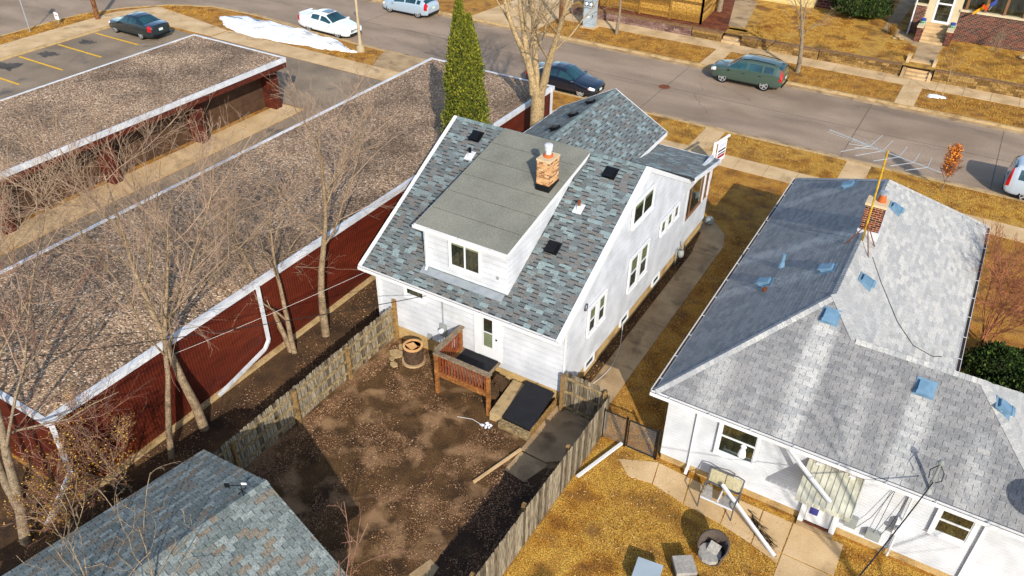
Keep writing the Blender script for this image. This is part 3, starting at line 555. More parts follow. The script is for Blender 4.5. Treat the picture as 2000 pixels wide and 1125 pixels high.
window(H, (-12.2, DYW-.03, 4.27), (1, 0, 0), (0, -1, 0), 1.1, .9, 'slider', .07, .12, label='two-pane slider in the dormer')
MB().box(-11.02, DYW-.05, 3.86, -10.95, DYW-.012, 3.96).build('outlet_box', 'grey_b', H)
ds = MB(); ds.beam((-13.72, DYW-.06, 4.95), (-13.72, DYW-.06, 3.5), .07, .055); ds.beam((-13.72, DYW-.06, 3.5), (-13.66, DYW-.25, 3.38), .07, .055); ds.build('downspout', 'trim', H)
ds = MB(); ds.beam((-15.62, YR-.05, 2.6), (-15.62, YR-.05, .2), .08, .06, (0, 1, 0)); ds.beam((-15.95, EY-.07, EZ-.12), (-15.62, YR-.06, 2.6), .08, .06); ds.build('downspout', 'trim', H)
# rear wall openings
window(H, (-14.06, YR-.03, 2.42), (1, 0, 0), (0, -1, 0), .72, .34, 'single', .1, .3)
dr = MB(); dr.box(-11.5, YR-.05, .88, -10.72, YR-.015, 2.72); do = dr.build('door', 'trim', H, label='white rear door with a tall window')
MB().box(-11.27, YR-.056, 1.32, -10.93, YR-.051, 2.5).build('room', 'interior', do); MB().box(-11.27, YR-.062, 1.32, -10.93, YR-.058, 1.92).build('blind', 'shade', do); MB().box(-11.27, YR-.07, 1.32, -10.93, YR-.066, 2.5).build('pane', 'glass', do)
k_ = MB(); k_.box(-11.29, YR-.075, 1.9, -10.91, YR-.052, 1.94); k_.box(-11.31, YR-.075, 1.28, -10.89, YR-.05, 1.32); k_.box(-11.31, YR-.075, 2.5, -10.89, YR-.05, 2.54); k_.box(-11.31, YR-.075, 1.32, -11.27, YR-.05, 2.5); k_.box(-10.93, YR-.075, 1.32, -10.89, YR-.05, 2.5); k_.build('door_frame', 'trim', do); MB().lathe([(.025, 0), (.03, .03), (.015, .05)], (-10.76, YR-.11, 1.75), 8, 'y').build('door_handle', 'black', do)
k_ = MB(); k_.box(-11.66, YR-.045, .8, -11.5, YR-.012, 2.8); k_.box(-10.72, YR-.045, .8, -10.58, YR-.012, 2.8); k_.build('door_casing', 'trim', H)
em = MB(); em.box(-13.05, YR-.1, 1.0, -12.8, YR-.012, 1.5); eo = em.build('electric_meter', 'grey_b', H); MB().lathe([(.09, 0), (.09, .06), (.07, .12), (.02, .13)], (-12.92, YR-.23, 1.3), 14, 'y').build('meter_glass', 'lamp', eo); MB().lathe([(.1, 0), (.1, .02)], (-12.92, YR-.125, 1.3), 14, 'y').build('meter_ring', 'galv', eo)
MB().tube([(-12.92, YR-.05, 1.5), (-12.92, YR-.05, 2.85)], .022, 8).build('conduit', 'galv', H); MB().box(-13.6, YR-.09, .62, -13.45, YR-.01, .8).build('junction_box', 'grey_b', H)
# side wall openings
nx, uy = (1, 0, 0), (0, 1, 0)
for (y0, z0, w0, h_) in ((19.09, 2.5, .45, .96), (19.79, 2.5, .45, .96), (22.38, 2.46, .62, 1.26), (23.27, 2.46, .62, 1.22)): window(H, (XR+.03, y0, z0), uy, nx, w0, h_, 'hung', .1, .5)
window(H, (XR+.03, 22.61, 5.0), uy, nx, 1.64, .74, 'slider', .1, .25)
for y0 in (24.99, 25.65, 26.32): window(H, (XR+.03, y0, 2.98), uy, nx, .42, .48, 'single', .07, .75)
for y0, z0 in ((19.28, .5), (22.12, .48), (25.1, .48)): window(H, (XR-.02, y0, z0), uy, nx, .6, .26, 'single', .05, 0, False)
# roof furniture
RP = lambda x, y: V((x, y, EZ+(y-EY)*S+.012))
for x, y in ((-14.87, 22.45), (-10.02, 19.55), (-9.48, 22.45)): box_vent(H, RP(x, y), vs_, nr_, 'black')
for y in (29.7, 28.1, 26.5): box_vent(H, V((GX-.42, y, GZ-.42*gs+.02)), V((1, 0, gs)), V((-gs, 0, 1)), 'black', .3)
for (x, y), mt in (((-14.65, 21.7), 'black'), ((-9.87, 21.0), 'rust')):
    p = RP(x, y); f = MB(); f.ob(p+nr_*.014, V((1, 0, 0))*.16, vs_*.2, nr_*.006); f.tube([p, p+V((0, 0, .14))], [.1, .07], 10); fo = f.build('pipe_flashing', 'steel', H); MB().tube([p, p+V((0, 0, .32))], .055, 10).build('vent_pipe', mt, fo)
cx0, cx1, cy0, cy1 = -11.24, -10.77, 20.5, 21.16
cb = MB(); cb.box(cx0-.02, cy0-.02, 5.6, cx1+.02, cy1+.02, 5.96); co_ = cb.build('chimney', 'black', H, label='tan brick chimney with black flashing and white cap')
brickwork(co_, cx0, cy0, 5.9, cx1, cy1, 6.8, .155, .062, 'brick_t', 'mortar')
k_ = MB(); k_.box(cx0-.02, cy0-.02, 6.8, cx1+.02, cy1+.02, 6.86); k_.build('crown', 'mortar', co_); cc = ((cx0+cx1)/2, (cy0+cy1)/2, 0)
MB().lathe([(.17, 6.86), (.15, 6.95), (.02, 6.95)], cc, 14).build('flue_tile', 'terra', co_); MB().lathe([(.1, 6.94), (.1, 7.1), (.13, 7.1), (.13, 7.14), (.1, 7.15), (.1, 7.2), (.14, 7.19), (.14, 7.27), (.1, 7.3), (.01, 7.31)], cc, 16).build('flue_cap', 'steel', co_)
# meters and hoses by the side wall
gm = MB(); gm.lathe([(.02, 0), (.12, .03), (.14, .15), (.12, .3), (.03, .33)], (-8.1, 27.35, .35), 12); gm.tube([(-8.2, 27.1, 0), (-8.2, 27.1, .8), (-8.1, 27.2, .85), (-8.1, 27.35, .66)], .025, 6); gm.tube([(-8.12, 27.6, .2), (-8.12, 27.55, .75), (-8.25, 27.55, .95)], .03, 6); tag(gm.build('gas_meter', 'grey_b', None, True), 'grey gas meter with pipes on the white side wall', 'gas meter')
gh = MB(); gh.tube([V((-8.2+(.9*math.sin(t*2.4)*.55), 21.9-t*3.1, .05 if t > .12 else .5-t*4)) for t in [i/16 for i in range(17)]], .014, 6); tag(gh.build('garden_hose', 'wcable', None, True), 'pale hose lying along the foundation of the white house', 'hose')
# ================================================================ THE GREY-ROOFED HOUSE
N_ = thing('hip_roof_house', 'white single-storey house with pale grey hip roof', 'house', (-1.4, 16.9, 0))
ex0, ex1, ey0, ey1, ez, t_ = -5.02, 2.2, 16.6, 31.85, 2.85, .706
hw = (ex1-ex0)/2; mx = (ex0+ex1)/2; rz = ez+hw*t_; jy, fy = ey0+hw, ey1-hw
wy1 = 22.05; wx1 = 5.35; hw2 = (wy1-ey0)/2; wy = (ey0+wy1)/2; rz2 = ez+hw2*t_; wjx, wrx = ex1-hw2, wx1-hw2
MB().box(-4.62, 16.9, -.05, 1.8, 31.5, .32).build('foundation', 'found', N_); MB().box(1.8, 16.9, -.05, 5.0, 21.7, .32).build('foundation', 'found', N_)
w_ = MB(); w_.box(-4.63, 16.88, .3, 1.83, 31.5, 2.8); w_.box(1.83, 16.88, .3, 5.0, 21.7, 2.8); w_.build('wall', 'seam_shade', N_)
boards(N_, (0, 16.87, 0), (1, 0, 0), (0, -1, 0), lambda z: (-4.64, 5.0), .28, 2.7, .105, single=True); boards(N_, (-4.63, 0, 0), (0, 1, 0), (-1, 0, 0), lambda z: (16.87, 31.5), .28, 2.7, .105, single=True)
MB().box(ex0, ey0, ez-.2, wx1, 16.86, ez-.17).build('soffit', 'trim', N_); MB().box(ex0, 16.86, ez-.2, -4.64, ey1, ez-.17).build('soffit', 'trim', N_)
d_ = MB(); A = lambda x, y, z: (x, y, z)
deck(d_, [A(ex0, ey1, ez), A(ex0, ey0, ez), A(mx, jy, rz), A(mx, fy, rz)], .08); deck(d_, [A(ex1, ey0+2*hw2, ez), A(ex1, ey1, ez), A(mx, fy, rz), A(mx, jy, rz), A(wjx, wy, rz2)], .08)
deck(d_, [A(ex0, ey0, ez), A(wx1, ey0, ez), A(wrx, wy, rz2), A(wjx, wy, rz2), A(mx, jy, rz)], .08); deck(d_, [A(ex1, ey1, ez), A(ex0, ey1, ez), A(mx, fy, rz)], .08)
deck(d_, [A(wx1, ey0, ez), A(wx1, wy1, ez), A(wrx, wy, rz2)], .08); deck(d_, [A(wx1, wy1, ez), A(ex1, wy1, ez), A(wjx, wy, rz2), A(wrx, wy, rz2)], .08); d_.build('roof', 'under', N_)
sc = math.hypot(1, t_); W3 = [.3]; tabs = []
kw = dict(exp=.135, widths=W3, gap=.01, drop=.01, pd=1, tb=.009, stag=.15)
lay_tabs(N_, shingle_tabs((ex0, ey0, ez+.004), (1, 0, 0), (0, 1, t_), [(0, 0), (wx1-ex0, 0), (wrx-ex0, hw2*sc), (wjx-ex0, hw2*sc), (mx-ex0, hw*sc)], **kw), 'sh_ns')
lay_tabs(N_, shingle_tabs((ex0, ey1, ez+.004), (0, -1, 0), (1, 0, t_), [(0, 0), (ey1-ey0, 0), (ey1-jy, hw*sc), (ey1-fy, hw*sc)], **kw), 'sh_nl', 0)
tabs += shingle_tabs((ex1, wy1, ez+.004), (0, 1, 0), (-1, 0, t_), [(0, 0), (ey1-wy1, 0), (fy-wy1, hw*sc), (jy-wy1, hw*sc), (wy-wy1, hw2*sc)], **kw)
tabs += shingle_tabs((wx1, ey0, ez+.004), (0, 1, 0), (-1, 0, t_), [(0, 0), (wy1-ey0, 0), (wy-ey0, hw2*sc)], **kw)
lay_tabs(N_, tabs, 'sh_n', 0)
ss = t_
for a, b, n1, n2 in (((mx, jy, rz), (mx, fy, rz), (-1, 0, -ss), (1, 0, -ss)), ((ex0, ey0, ez), (mx, jy, rz), (-1, 1, -ss*.0), (1, -1, 0)), ((wjx, wy, rz2), (mx, jy, rz), (-1, -.6, -.35), (1, .6, -.35)), ((wjx, wy, rz2), (wrx, wy, rz2), (0, -1, -ss), (0, 1, -ss)), ((wx1, ey0, ez), (wrx, wy, rz2), (-1, -1, 0), (1, 1, 0)), ((ex0, ey1, ez), (mx, fy, rz), (-1, -1, 0), (1, 1, 0)), ((ex1, ey1, ez), (mx, fy, rz), (-1, 1, 0), (1, -1, 0))):
    if n1[2] == 0: n1 = (*n1[:2], -ss*1.0); n2 = (*n2[:2], -ss*1.0)
    caps(V(a)+V((0, 0, .014)), V(b)+V((0, 0, .014)), .15, n1, n2, .14).build('hip_cap', 'sh_n', N_)
gutter(N_, (ex0-.1, ey0-.012, ez-.01), (wx1, ey0-.012, ez-.01)); gutter(N_, (ex0-.012, ey0, ez-.01), (ex0-.012, ey1, ez-.01), out=(-1, 0, 0)); gutter(N_, (ex1+.012, wy1+.1, ez-.01), (ex1+.012, ey1, ez-.01), out=(1, 0, 0))
f_ = MB(); f_.box(ex0+.001, ey0-.01, ez-.18, wx1, ey0+.012, ez-.012); f_.box(ex0-.01, ey0+.02, ez-.18, ex0+.012, ey1, ez-.012); f_.box(ex1-.012, wy1, ez-.18, ex1+.01, ey1, ez-.012); f_.box(ex1+.02, wy1-.01, ez-.18, wx1, wy1+.012, ez-.012); f_.build('fascia', 'trim', N_)
zr = lambda y: ez+(y-ey0)*t_+.014
nb = V((0, -t_, 1)); nl = V((-t_, 0, 1)); nrr = V((t_, 0, 1))
for x, y in ((-1.35, 19.65), (1.41, 18.75)): box_vent(N_, (x, y, zr(y)), (0, 1, t_), nb, 'blue_v', .33)
for x, y in ((-2.68, 28.9), (-1.96, 22.0), (-3.66, 22.1)): box_vent(N_, (x, y, ez+(x-ex0)*t_+.014), (1, 0, t_), nl, 'blue_v', .33)
for x, y in ((-.9, 26.9), (-.87, 21.9)): box_vent(N_, (x, y, ez+(ex1-x)*t_+.014), (-1, 0, t_), nrr, 'blue_v', .33)
box_vent(N_, (3.2, 19.0, ez+(wx1-3.2)*t_+.014), (-1, 0, t_), nrr, 'blue_v', .33)
p = V((-3.45, 23.05, ez+(-3.45-ex0)*t_)); f = MB(); f.tube([p, p+V((0, 0, .22))], [.12, .07], 10); f.tube([p, p+V((0, 0, .5))], .06, 10); f.build('vent_pipe', 'blue_v', N_)
p = V((-3.55, 21.55, ez+(-3.55-ex0)*t_)); MB().tube([p, p+V((0, 0, .12))], .07, 8).build('vent_pipe', 'rust', N_)
# chimney on the ridge
cb = MB(); z0 = 5.0; cb.box(-1.66, 24.15, z0, -1.02, 24.72, 5.45); cho = cb.build('chimney', 'steel', N_, label='dark red brick chimney with pale crown')
brickwork(cho, -1.62, 24.19, 5.2, -1.06, 24.68, 6.3, .2, .075, 'brick_r', 'mortar'); MB().box(-1.66, 24.15, 6.3, -1.02, 24.72, 6.38).build('crown', 'mortar', cho); MB().lathe([(.13, 6.38), (.11, 6.62), (.02, 6.62)], (-1.25, 24.5, 0), 12).build('flue_tile', 'terra', cho); MB().lathe([(.12, 6.62), (.12, 6.72), (.09, 6.73)], (-1.25, 24.5, 0), 12).build('flue_ring', 'galv', cho)
# rear openings
def nw(x, z, w_, h_, k='hung', b=.0): return window(N_, (x, 16.84, z), (1, 0, 0), (0, -1, 0), w_, h_, k, .1, b)
a = nw(-2.5, 2.0, 1.0, 1.25); nw(3.05, 2.1, .74, .9)
MB().lathe([(.02, 0), (.13, .05), (.11, .2), (.07, .34), (.1, .42), (.05, .5)], (-2.32, 16.845, 1.46), 10).build('figurine', 'signw', a)
dr = MB(); dr.box(-.26, 16.8, .12, .42, 16.86, 2.3); do = dr.build('door', 'trim', N_, label='white rear door with a small blue pane under the awning'); MB().box(-.19, 16.785, .45, .04, 16.799, .7).build('pane', 'blueglass', do)
dc = MB(); dc.box(-.42, 16.74, .06, -.27, 16.86, 2.4); dc.box(.43, 16.74, .06, .58, 16.86, 2.4); dc.build('door_casing', 'trim', N_); MB().box(-.42, 16.61, .0, .58, 16.73, .07).build('door_step', 'conc2', N_); MB().box(-.27, 16.73, .06, .43, 16.79, .11).build('threshold', 'rust', N_)
aw0, aw1 = V((0, 16.83, 2.4)), V((0, 15.85, 1.84))
ao = MB().beam((-.62, 16.83, 2.41), (.8, 16.83, 2.41), .05, .03).build('awning', 'rust', N_, label='ribbed metal awning over the rear door')
for i in range(9):
    x = -.62+i*.158; b = MB(); b.ob((aw0+aw1)/2+V((x+.075, 0, 0)), (.07, 0, 0), (aw1-aw0)/2, (0, .004, .007)); b.ob((aw0+aw1)/2+V((x+.152, 0, .018)), (.012, 0, 0), (aw1-aw0)/2, (0, .01, .018)); b.build('awning_pan', 'awn', ao); MB().ob(aw1+V((x+.075, -.004, -.06)), (.068, 0, 0), (0, .004, 0), (0, .01, .06)).build('valance', 'awn', ao)
for x in (-3.72, 3.68):
    b = MB(); b.beam((x, 16.82, 2.5), (x, 16.82, .25), .08, .06, (0, 1, 0)); b.beam((x, ey0-.06, ez-.12), (x, 16.82, 2.5), .08, .06); b.beam((x, 16.82, .25), (x, 16.6, .12), .08, .06); b.build('downspout', 'trim', N_)
for x, z, w_, h_ in ((.72, .62, .3, .36), (1.3, .5, .36, .28)): MB().box(x, 16.7, z, x+w_, 16.85, z+h_).build('utility_box', 'grey_b', N_)
b = MB(); b.box(1.85, 16.68, 1.05, 2.1, 16.85, 1.6); mo = b.build('electric_meter', 'trim', N_); MB().lathe([(.09, 0), (.08, .1), (.03, .12)], (1.97, 16.55, 1.4), 12, 'y').build('meter_glass', 'lamp', mo); MB().tube([(1.97, 16.74, 1.6), (1.97, 16.74, 2.7)], .03, 8).build('conduit', 'trim', N_); MB().tube([(1.97, 16.78, 1.05), (1.97, 16.78, .1)], .03, 8).build('conduit', 'trim', N_)
p = V((2.2, 16.75, 2.9)); b = MB(); b.tube([p, p+V((0, 0, .95))], .035, 8); b.lathe([(.06, 0), (.08, .06), (.04, .16)], (2.2, 16.75, 3.85), 8); b.tube([p+V((0, 0, .0)), p+V((0, 0, .1))], [.14, .05], 8); sm_ = b.build('service_mast', 'grey_b', N_); MB().tube([p+V((.0, 0, .95)), p+V((.14, -.1, .8)), p+V((.16, -.12, .55)), p+V((.05, -.1, .42))], .012, 6).build('cable_loop', 'cable', sm_); MB().tube([p+V((.0, 0, .95)), p+V((-.16, -.08, .75)), p+V((-.12, -.1, .5))], .012, 6).build('cable_loop', 'cable', sm_)
def cable(label, pts, r_=.011, mt='cable', sag=0):
    a, b = V(pts[0]), V(pts[-1]); q = [V(x) for x in pts] if len(pts) > 2 else [a.lerp(b, i/12)-V((0, 0, sag*4*(i/12)*(1-i/12))) for i in range(13)]
    tag(MB().tube(q, r_, 5).build('overhead_cable', mt, None, True), label, 'cable')
cable('thick black service cable dropping from the roof mast', [(2.2, 16.6, 3.35), (.3, 8.0, 6.6)], .016, sag=.3)
for x0, x1, lw in ((1.55, 1.45, 'thin loose wire hanging straight on the white rear wall'), (1.55, 1.0, 'slack wire curving to the low grey box on the rear wall'), (1.9, 1.6, 'loose wire beside the electric meter on the rear wall')): cable(lw, [(x0, 16.8, 2.6), ((x0+x1)/2, 16.72, 1.3), (x1, 16.74, .62)], .008)
cable('black cable from the white house eave over the grey picket fence', [(-13.23, 17.2, 2.71), (-21.0, 2.6, 6.2)], .013, sag=.3)
cable('thin grey cable beside the long red garage wall', [(-15.9, 17.1, 2.75), (-19.8, 6.2, 2.7)], .007, 'wcable', .15)
cable('thin cable from the wire ring on the side wall', [(-8.24, 18.55, 3.25), (-9.3, 17.2, .3)], .007, 'cable', .05)
cr_ = MB(); cr_.tube([(-8.22, 18.55+.1*math.cos(i*PI/5), 3.3+.13*math.sin(i*PI/5)) for i in range(11)], .014, 6); tag(cr_.build('wire_ring', 'cable'), 'small black coil of wire on the white side wall', 'wire coil')
# TV antenna
an = thing('tv_antenna', 'rooftop television antenna on a yellow mast by the brick chimney', 'antenna', (-1.38, 23.6, 5.4))
MB().tube([(-1.38, 23.55, 5.3), (-1.46, 23.75, 8.35)], .03, 8).build('mast', 'yellow', an)
for a in ((-1.05, 23.1, 5.13), (-1.0, 23.9, 5.1), (-1.85, 23.6, 5.05)): MB().tube([(-1.38, 23.6, 6.0), a], .018, 6).build('tripod_leg', 'rust', an)
bd = V((.93, -.32, .0)).normalized(); bx = V((-.34, -.93, .06)).normalized(); c0 = V((-1.46, 23.75, 8.28)); MB().tube([c0-bd*1.1, c0+bd*1.6], .016, 6).build('boom', 'alu', an)
for i, s in enumerate((-.55, -.15, .35, .8, 1.2)):
    for k in (-1, 1): MB().tube([c0+bd*s, c0+bd*(s-.25)+bx*k*(1.15-.1*i)], .009, 5).build('element', 'alu', an)
bl_ = MB(); bl_.tube([c0-bd*.4, c0-bd*1.9+V((0, 0, .05))], .012, 5)
for i in range(12): q = c0-bd*(.75+i*.1); bl_.tube([q-bx*.16, q+bx*.16], .006, 4)
bl_.build('director_boom', 'alu', an); b = MB()
for k in (-1, 1): b.tube([c0-bd*.3, c0-bd*.75+bx*k*.5], .008, 4); b.tube([c0-bd*.5, c0-bd*1.0+bx*k*.4], .008, 4)
b.build('corner_reflector', 'alu', an)
sd = thing('satellite_dish', 'round grey satellite dish at the corner of the hip roof', 'satellite dish', (4.55, 16.9, 3.2))
dn = V((.45, -.6, .55)).normalized(); c = V((4.75, 16.75, 3.75)); du = dn.orthogonal().normalized(); dv = dn.cross(du); b = MB(); n0 = 0
for r_, h_ in ((0, 0), (.15, .012), (.3, .045), (.42, .09)):
    b.v += [tuple(c+(du*math.cos(j*PI/10)+dv*math.sin(j*PI/10))*r_+dn*h_) for j in range(20)]
for i in range(3): b.f += [(i*20+j, i*20+(j+1) % 20, i*20+20+(j+1) % 20, i*20+20+j) for j in range(20)]
b.build('dish', 'grey_b', sd, True); MB().tube([c-dn*.02, c-dn*.15, (4.5, 17.0, 3.15)], .025, 6).build('mount_arm', 'galv', sd); MB().tube([c-dv*.4, c+dn*.55], .015, 5).build('feed_arm', 'galv', sd); MB().ob(c+dn*.55, du*.05, dv*.05, dn*.08).build('receiver', 'black', sd)
b = MB(); b.tube([V((-.95, 23.3, ez+(ex1+.95)*t_+.02)), V((-.5, 22.6, ez+(ex1+.5)*t_+.02)), V((.3, 21.6, ez+(ex1-.3)*t_+.03)), V((.9, 21.3, ez+(ex1-.9)*t_+.03)), V((1.5, 21.7, ez+(ex1-1.5)*t_+.02)), V((1.75, 22.1, ez+(ex1-1.75)*t_+.02))], .01, 5); tag(b.build('antenna_cable', 'cable'), 'thin black antenna lead lying across the bright roof slope', 'cable')
# ================================================================ GARAGES
G = thing('long_garage', 'long low garage with dark red metal wall and gravel roof', 'garage', (-22, 20, 0))
gx0, gx1, gy0, gy1, gz = -25.85, -18.22, 6.65, 34.75, 3.08
MB().box(gx0+.05, gy0+.05, 0, gx1-.03, gy1-.05, gz-.03).build('wall', 'redwall', G); MB().box(gx0+.1, gy0+.1, gz-.025, gx1-.1, gy1-.1, gz+.02).build('gravel_roof', 'grv', G)
b = MB(); y = gy0+.1
while y < gy1-.1: b.prism([(gx1-.032, y, .12), (gx1-.022, y+.03, .12), (gx1-.022, y+.07, .12), (gx1-.032, y+.1, .12)], (0, 0, gz-.25)); y += .105
b.build('rib_field', 'redwall', G, kind='stuff'); MB().box(gx1-.05, gy0+.05, 0, gx1+.14, gy1-.05, .12).build('concrete_ledge', 'kerb', G)
b = MB(); b.box(gx1-.12, gy0, gz-.14, gx1+.06, gy1, gz+.06); b.box(gx0-.03, gy0, gz-.14, gx0+.1, gy1, gz+.07); b.box(gx0+.1, gy0, gz-.13, gx1-.12, gy0+.12, gz+.06); b.box(gx0+.1, gy1-.1, gz-.13, gx1-.12, gy1, gz+.06); b.build('edge_flashing', 'steel', G)
def spout(pts, wd=.11, lab=None): 
    b = MB()
    for a, c in zip(pts, pts[1:]): b.beam(a, c, wd, wd*.8, (1, 0, 0) if abs(a[2]-c[2]) > .7 else (0, 0, 1))
    return b.build('downspout', 'steel', G)
spout([(gx1+.1, 14.15, gz-.05), (gx1+.1, 14.15, .75), (gx1+.14, 13.9, .55), (gx1+.16, 11.7, .12)]); spout([(gx1+.1, 6.75, gz-.05), (gx1+.22, 6.65, 1.3), (gx1+.1, 5.6, .1)]); spout([(gx1+.08, 34.4, gz-.05), (gx1+.08, 34.4, .3)])
G1 = thing('carport_garage', 'flat gravel-roofed garage row with brown doors by the parking lot', 'garage', (-36, 20, 0))
hx0, hx1, hy0, hy1, hz_ = -40.1, -32.8, -4, 30.65, 2.98
MB().box(hx0+.1, hy0+.1, hz_-.02, hx1-.1, hy1-.1, hz_+.015).build('gravel_roof', 'grv', G1); b = MB(); b.box(hx1-.1, hy0, hz_-.2, hx1, hy1, hz_+.05); b.box(hx0, hy0, hz_-.2, hx0+.1, hy1, hz_+.05); b.box(hx0+.1, hy1-.1, hz_-.2, hx1-.1, hy1, hz_+.05); b.build('edge_flashing', 'steel', G1)
b = MB(); b.box(hx1-.14, hy0, hz_-.5, hx1-.03, hy1-.03, hz_-.2); b.box(hx0+.1, hy1-.12, hz_-.5, hx1-.14, hy1-.03, hz_-.2); b.build('fascia', 'pillar', G1); MB().box(hx0+.1, hy0, hz_-.3, hx1-.15, hy1-.13, hz_-.25).build('ceiling', 'brown', G1)
MB().box(hx0+.3, hy1-.5, 0, hx1-1.0, hy1-.35, hz_-.3).build('end_wall', 'pillar', G1); MB().box(hx0+.2, hy0, 0, hx0+.3, hy1-.4, hz_-.3).build('rear_wall', 'brown', G1)
for i in range(7):
    y = 30.3-i*5.35; MB().box(-34.45, y-.25, 0, -33.55, y+.22, hz_-.3).build('pillar', 'pillar', G1)
    if y-5.1 > hy0:
        do = MB().box(-34.42, y-5.12, .02, -34.36, y-.26, hz_-.32).build('garage_door', 'brown', G1)
        for k in range(4): MB().box(-34.36, y-5.08, .05+k*.62, -34.33, y-.3, .65+k*.62).build('panel', 'brown', do)
# near shingled garage, turned ten degrees against the houses
G3 = thing('shingle_garage', 'small garage with weathered grey-green shingle roof and weathervane', 'garage', (-11.6, 5, 0))
an_ = rad(-9.7); rU = V((math.cos(an_), math.sin(an_), 0)); rV = V((math.sin(an_), -math.cos(an_), 0)); PK = V((-11.5, 8.06, 3.5)); hwg = 3.12; eg = 2.36; LG = 7.5; sg = (3.5-eg)/hwg
lc, rc = PK-rU*hwg-V((0, 0, 3.5-eg)), PK+rU*hwg-V((0, 0, 3.5-eg)); d_ = MB(); deck(d_, [lc, PK, PK+rV*LG, lc+rV*LG], .08); deck(d_, [PK, rc, rc+rV*LG, PK+rV*LG], .08); d_.build('roof', 'under', G3)
wq = MB(); a0 = PK-rU*(hwg-.3)+rV*.25; a1 = PK+rU*(hwg-.3)+rV*.25; wq.prism([(a0.x, a0.y, 0), (a1.x, a1.y, 0), (a1.x, a1.y, eg), (PK.x+rV.x*.25, PK.y+rV.y*.25, 3.4), (a0.x, a0.y, eg)], rV*(LG-.5)); wq.build('wall', 'found', G3)
ls = math.hypot(hwg, 3.5-eg); kw = dict(exp=.14, widths=[.31], gap=.016, drop=.006, pd=1, tb=.012, stag=.155)
tabs = shingle_tabs(lc+V((0, 0, .004)), rV, PK-lc, rect(0, 0, LG, ls), **kw)+shingle_tabs(rc+rV*LG+V((0, 0, .004)), -rV, PK-rc, rect(0, 0, LG, ls), **kw)
lay_tabs(G3, tabs, 'sh_g'); caps(PK+rV*LG+V((0, 0, .012)), PK+V((0, 0, .012)), .14, -rU-V((0, 0, sg)), rU-V((0, 0, sg))).build('ridge_cap', 'sh_g', G3)
vp = PK+rV*.62; wv = thing('weathervane', 'black weathervane with arrow on the garage ridge', 'weathervane', tuple(vp)); MB().tube([vp, vp+V((0, 0, .42))], .012, 6).build('spindle', 'black', wv)
b = MB()
for a in (0, PI/2): d = V((math.cos(a), math.sin(a), 0))*.13; b.beam(vp+V((0, 0, .2))-d, vp+V((0, 0, .2))+d, .015, .015)
b.build('compass_arms', 'black', wv); d = V((-.85, -.5, 0)).normalized(); q = vp+V((0, 0, .38)); MB().beam(q-d*.12, q+d*.3, .014, .014).build('arrow', 'black', wv); MB().ob(q+d*.32, d*.06, V((0, 0, .07)), V((d.y, -d.x, 0))*.006).build('tail_plate', 'black', wv); MB().ob(q-d*.08+V((0, 0, .06)), d*.06, V((0, 0, .03)), V((d.y, -d.x, 0))*.006).build('rooster', 'signw', wv)
# ================================================================ FENCES
def fence(name, label, a, b, ht, side, posts, rails, step=.145, postmt='post', slope=0, parent=None):
    a, b = V((*a, 0)), V((*b, 0)); d = (b-a); L = d.length; u = d.normalized(); n = V((-u.y, u.x, 0))*side; t = thing(name, label, 'fence', tuple((a+b)/2))
    me = MB().prism([(0, 0, .04), (.125, 0, .04), (.125, 0, ht-.04), (.1, 0, ht), (.026, 0, ht), (0, 0, ht-.04)], (0, .018, 0)).mesh('picket', 'picket'); k = int(L/step); ang = math.atan2(u.y, u.x)
    for i in range(k):
        p = a+u*i*step+n*.04+V((0, 0, R.uniform(-.025, .025))); put('picket', me, t, mw=Matrix.Translation(p) @ Matrix.Rotation(ang+R.uniform(-.02, .02), 4, 'Z') @ Matrix.Rotation(R.uniform(-.012, .012), 4, 'Y'))
    for z in rails:
        for j in range(len(posts)-1):
            p, q = a+d*posts[j], a+d*posts[j+1]; MB().beam(p-n*.005+V((0, 0, z)), q-n*.005+V((0, 0, z+R.uniform(-.02, .02))), .04, .09).build('rail', 'rail', t)
    for s in posts: p = a+d*s-n*.075; MB().box(p.x-.05, p.y-.05, 0, p.x+.05, p.y+.05, ht-.06+R.random()*.06).build('post', postmt, t)
    return t
f1 = fence('picket_fence', 'weathered grey picket fence with rails beside the bare soil yard', (-15.08, 17.2), (-15.05, 8.6), 1.45, -1, [.0, .29, .58, .87, 1], (.3, .78, 1.22))
MB().box(-15.06, 17.2, 0, -14.94, 17.32, 1.75).build('end_post', 'tan', f1)
fence('boundary_fence', 'silvered picket fence between the soil yard and the grassy lawn', (-6.6, 17.1), (-6.66, 7.2), 1.5, 1, [0, .25, .5, .75, 1], (.35, 1.1), .13)
fence('fence_panel', 'dark weathered fence panel joining the white house corner', (-6.66, 17.15), (-8.22, 17.2), 1.62, -1, [.02, .98], (.2, .85, 1.4), .14)
cl = thing('chain_link_gate', 'black chain-link fence with gate between picket fence and white house', 'gate', (-5.7, 16.78, 0))
for x in (-6.55, -5.77, -4.74): MB().tube([(x, 16.78, 0), (x, 16.78, 1.24)], .035, 8).build('post', 'black', cl)
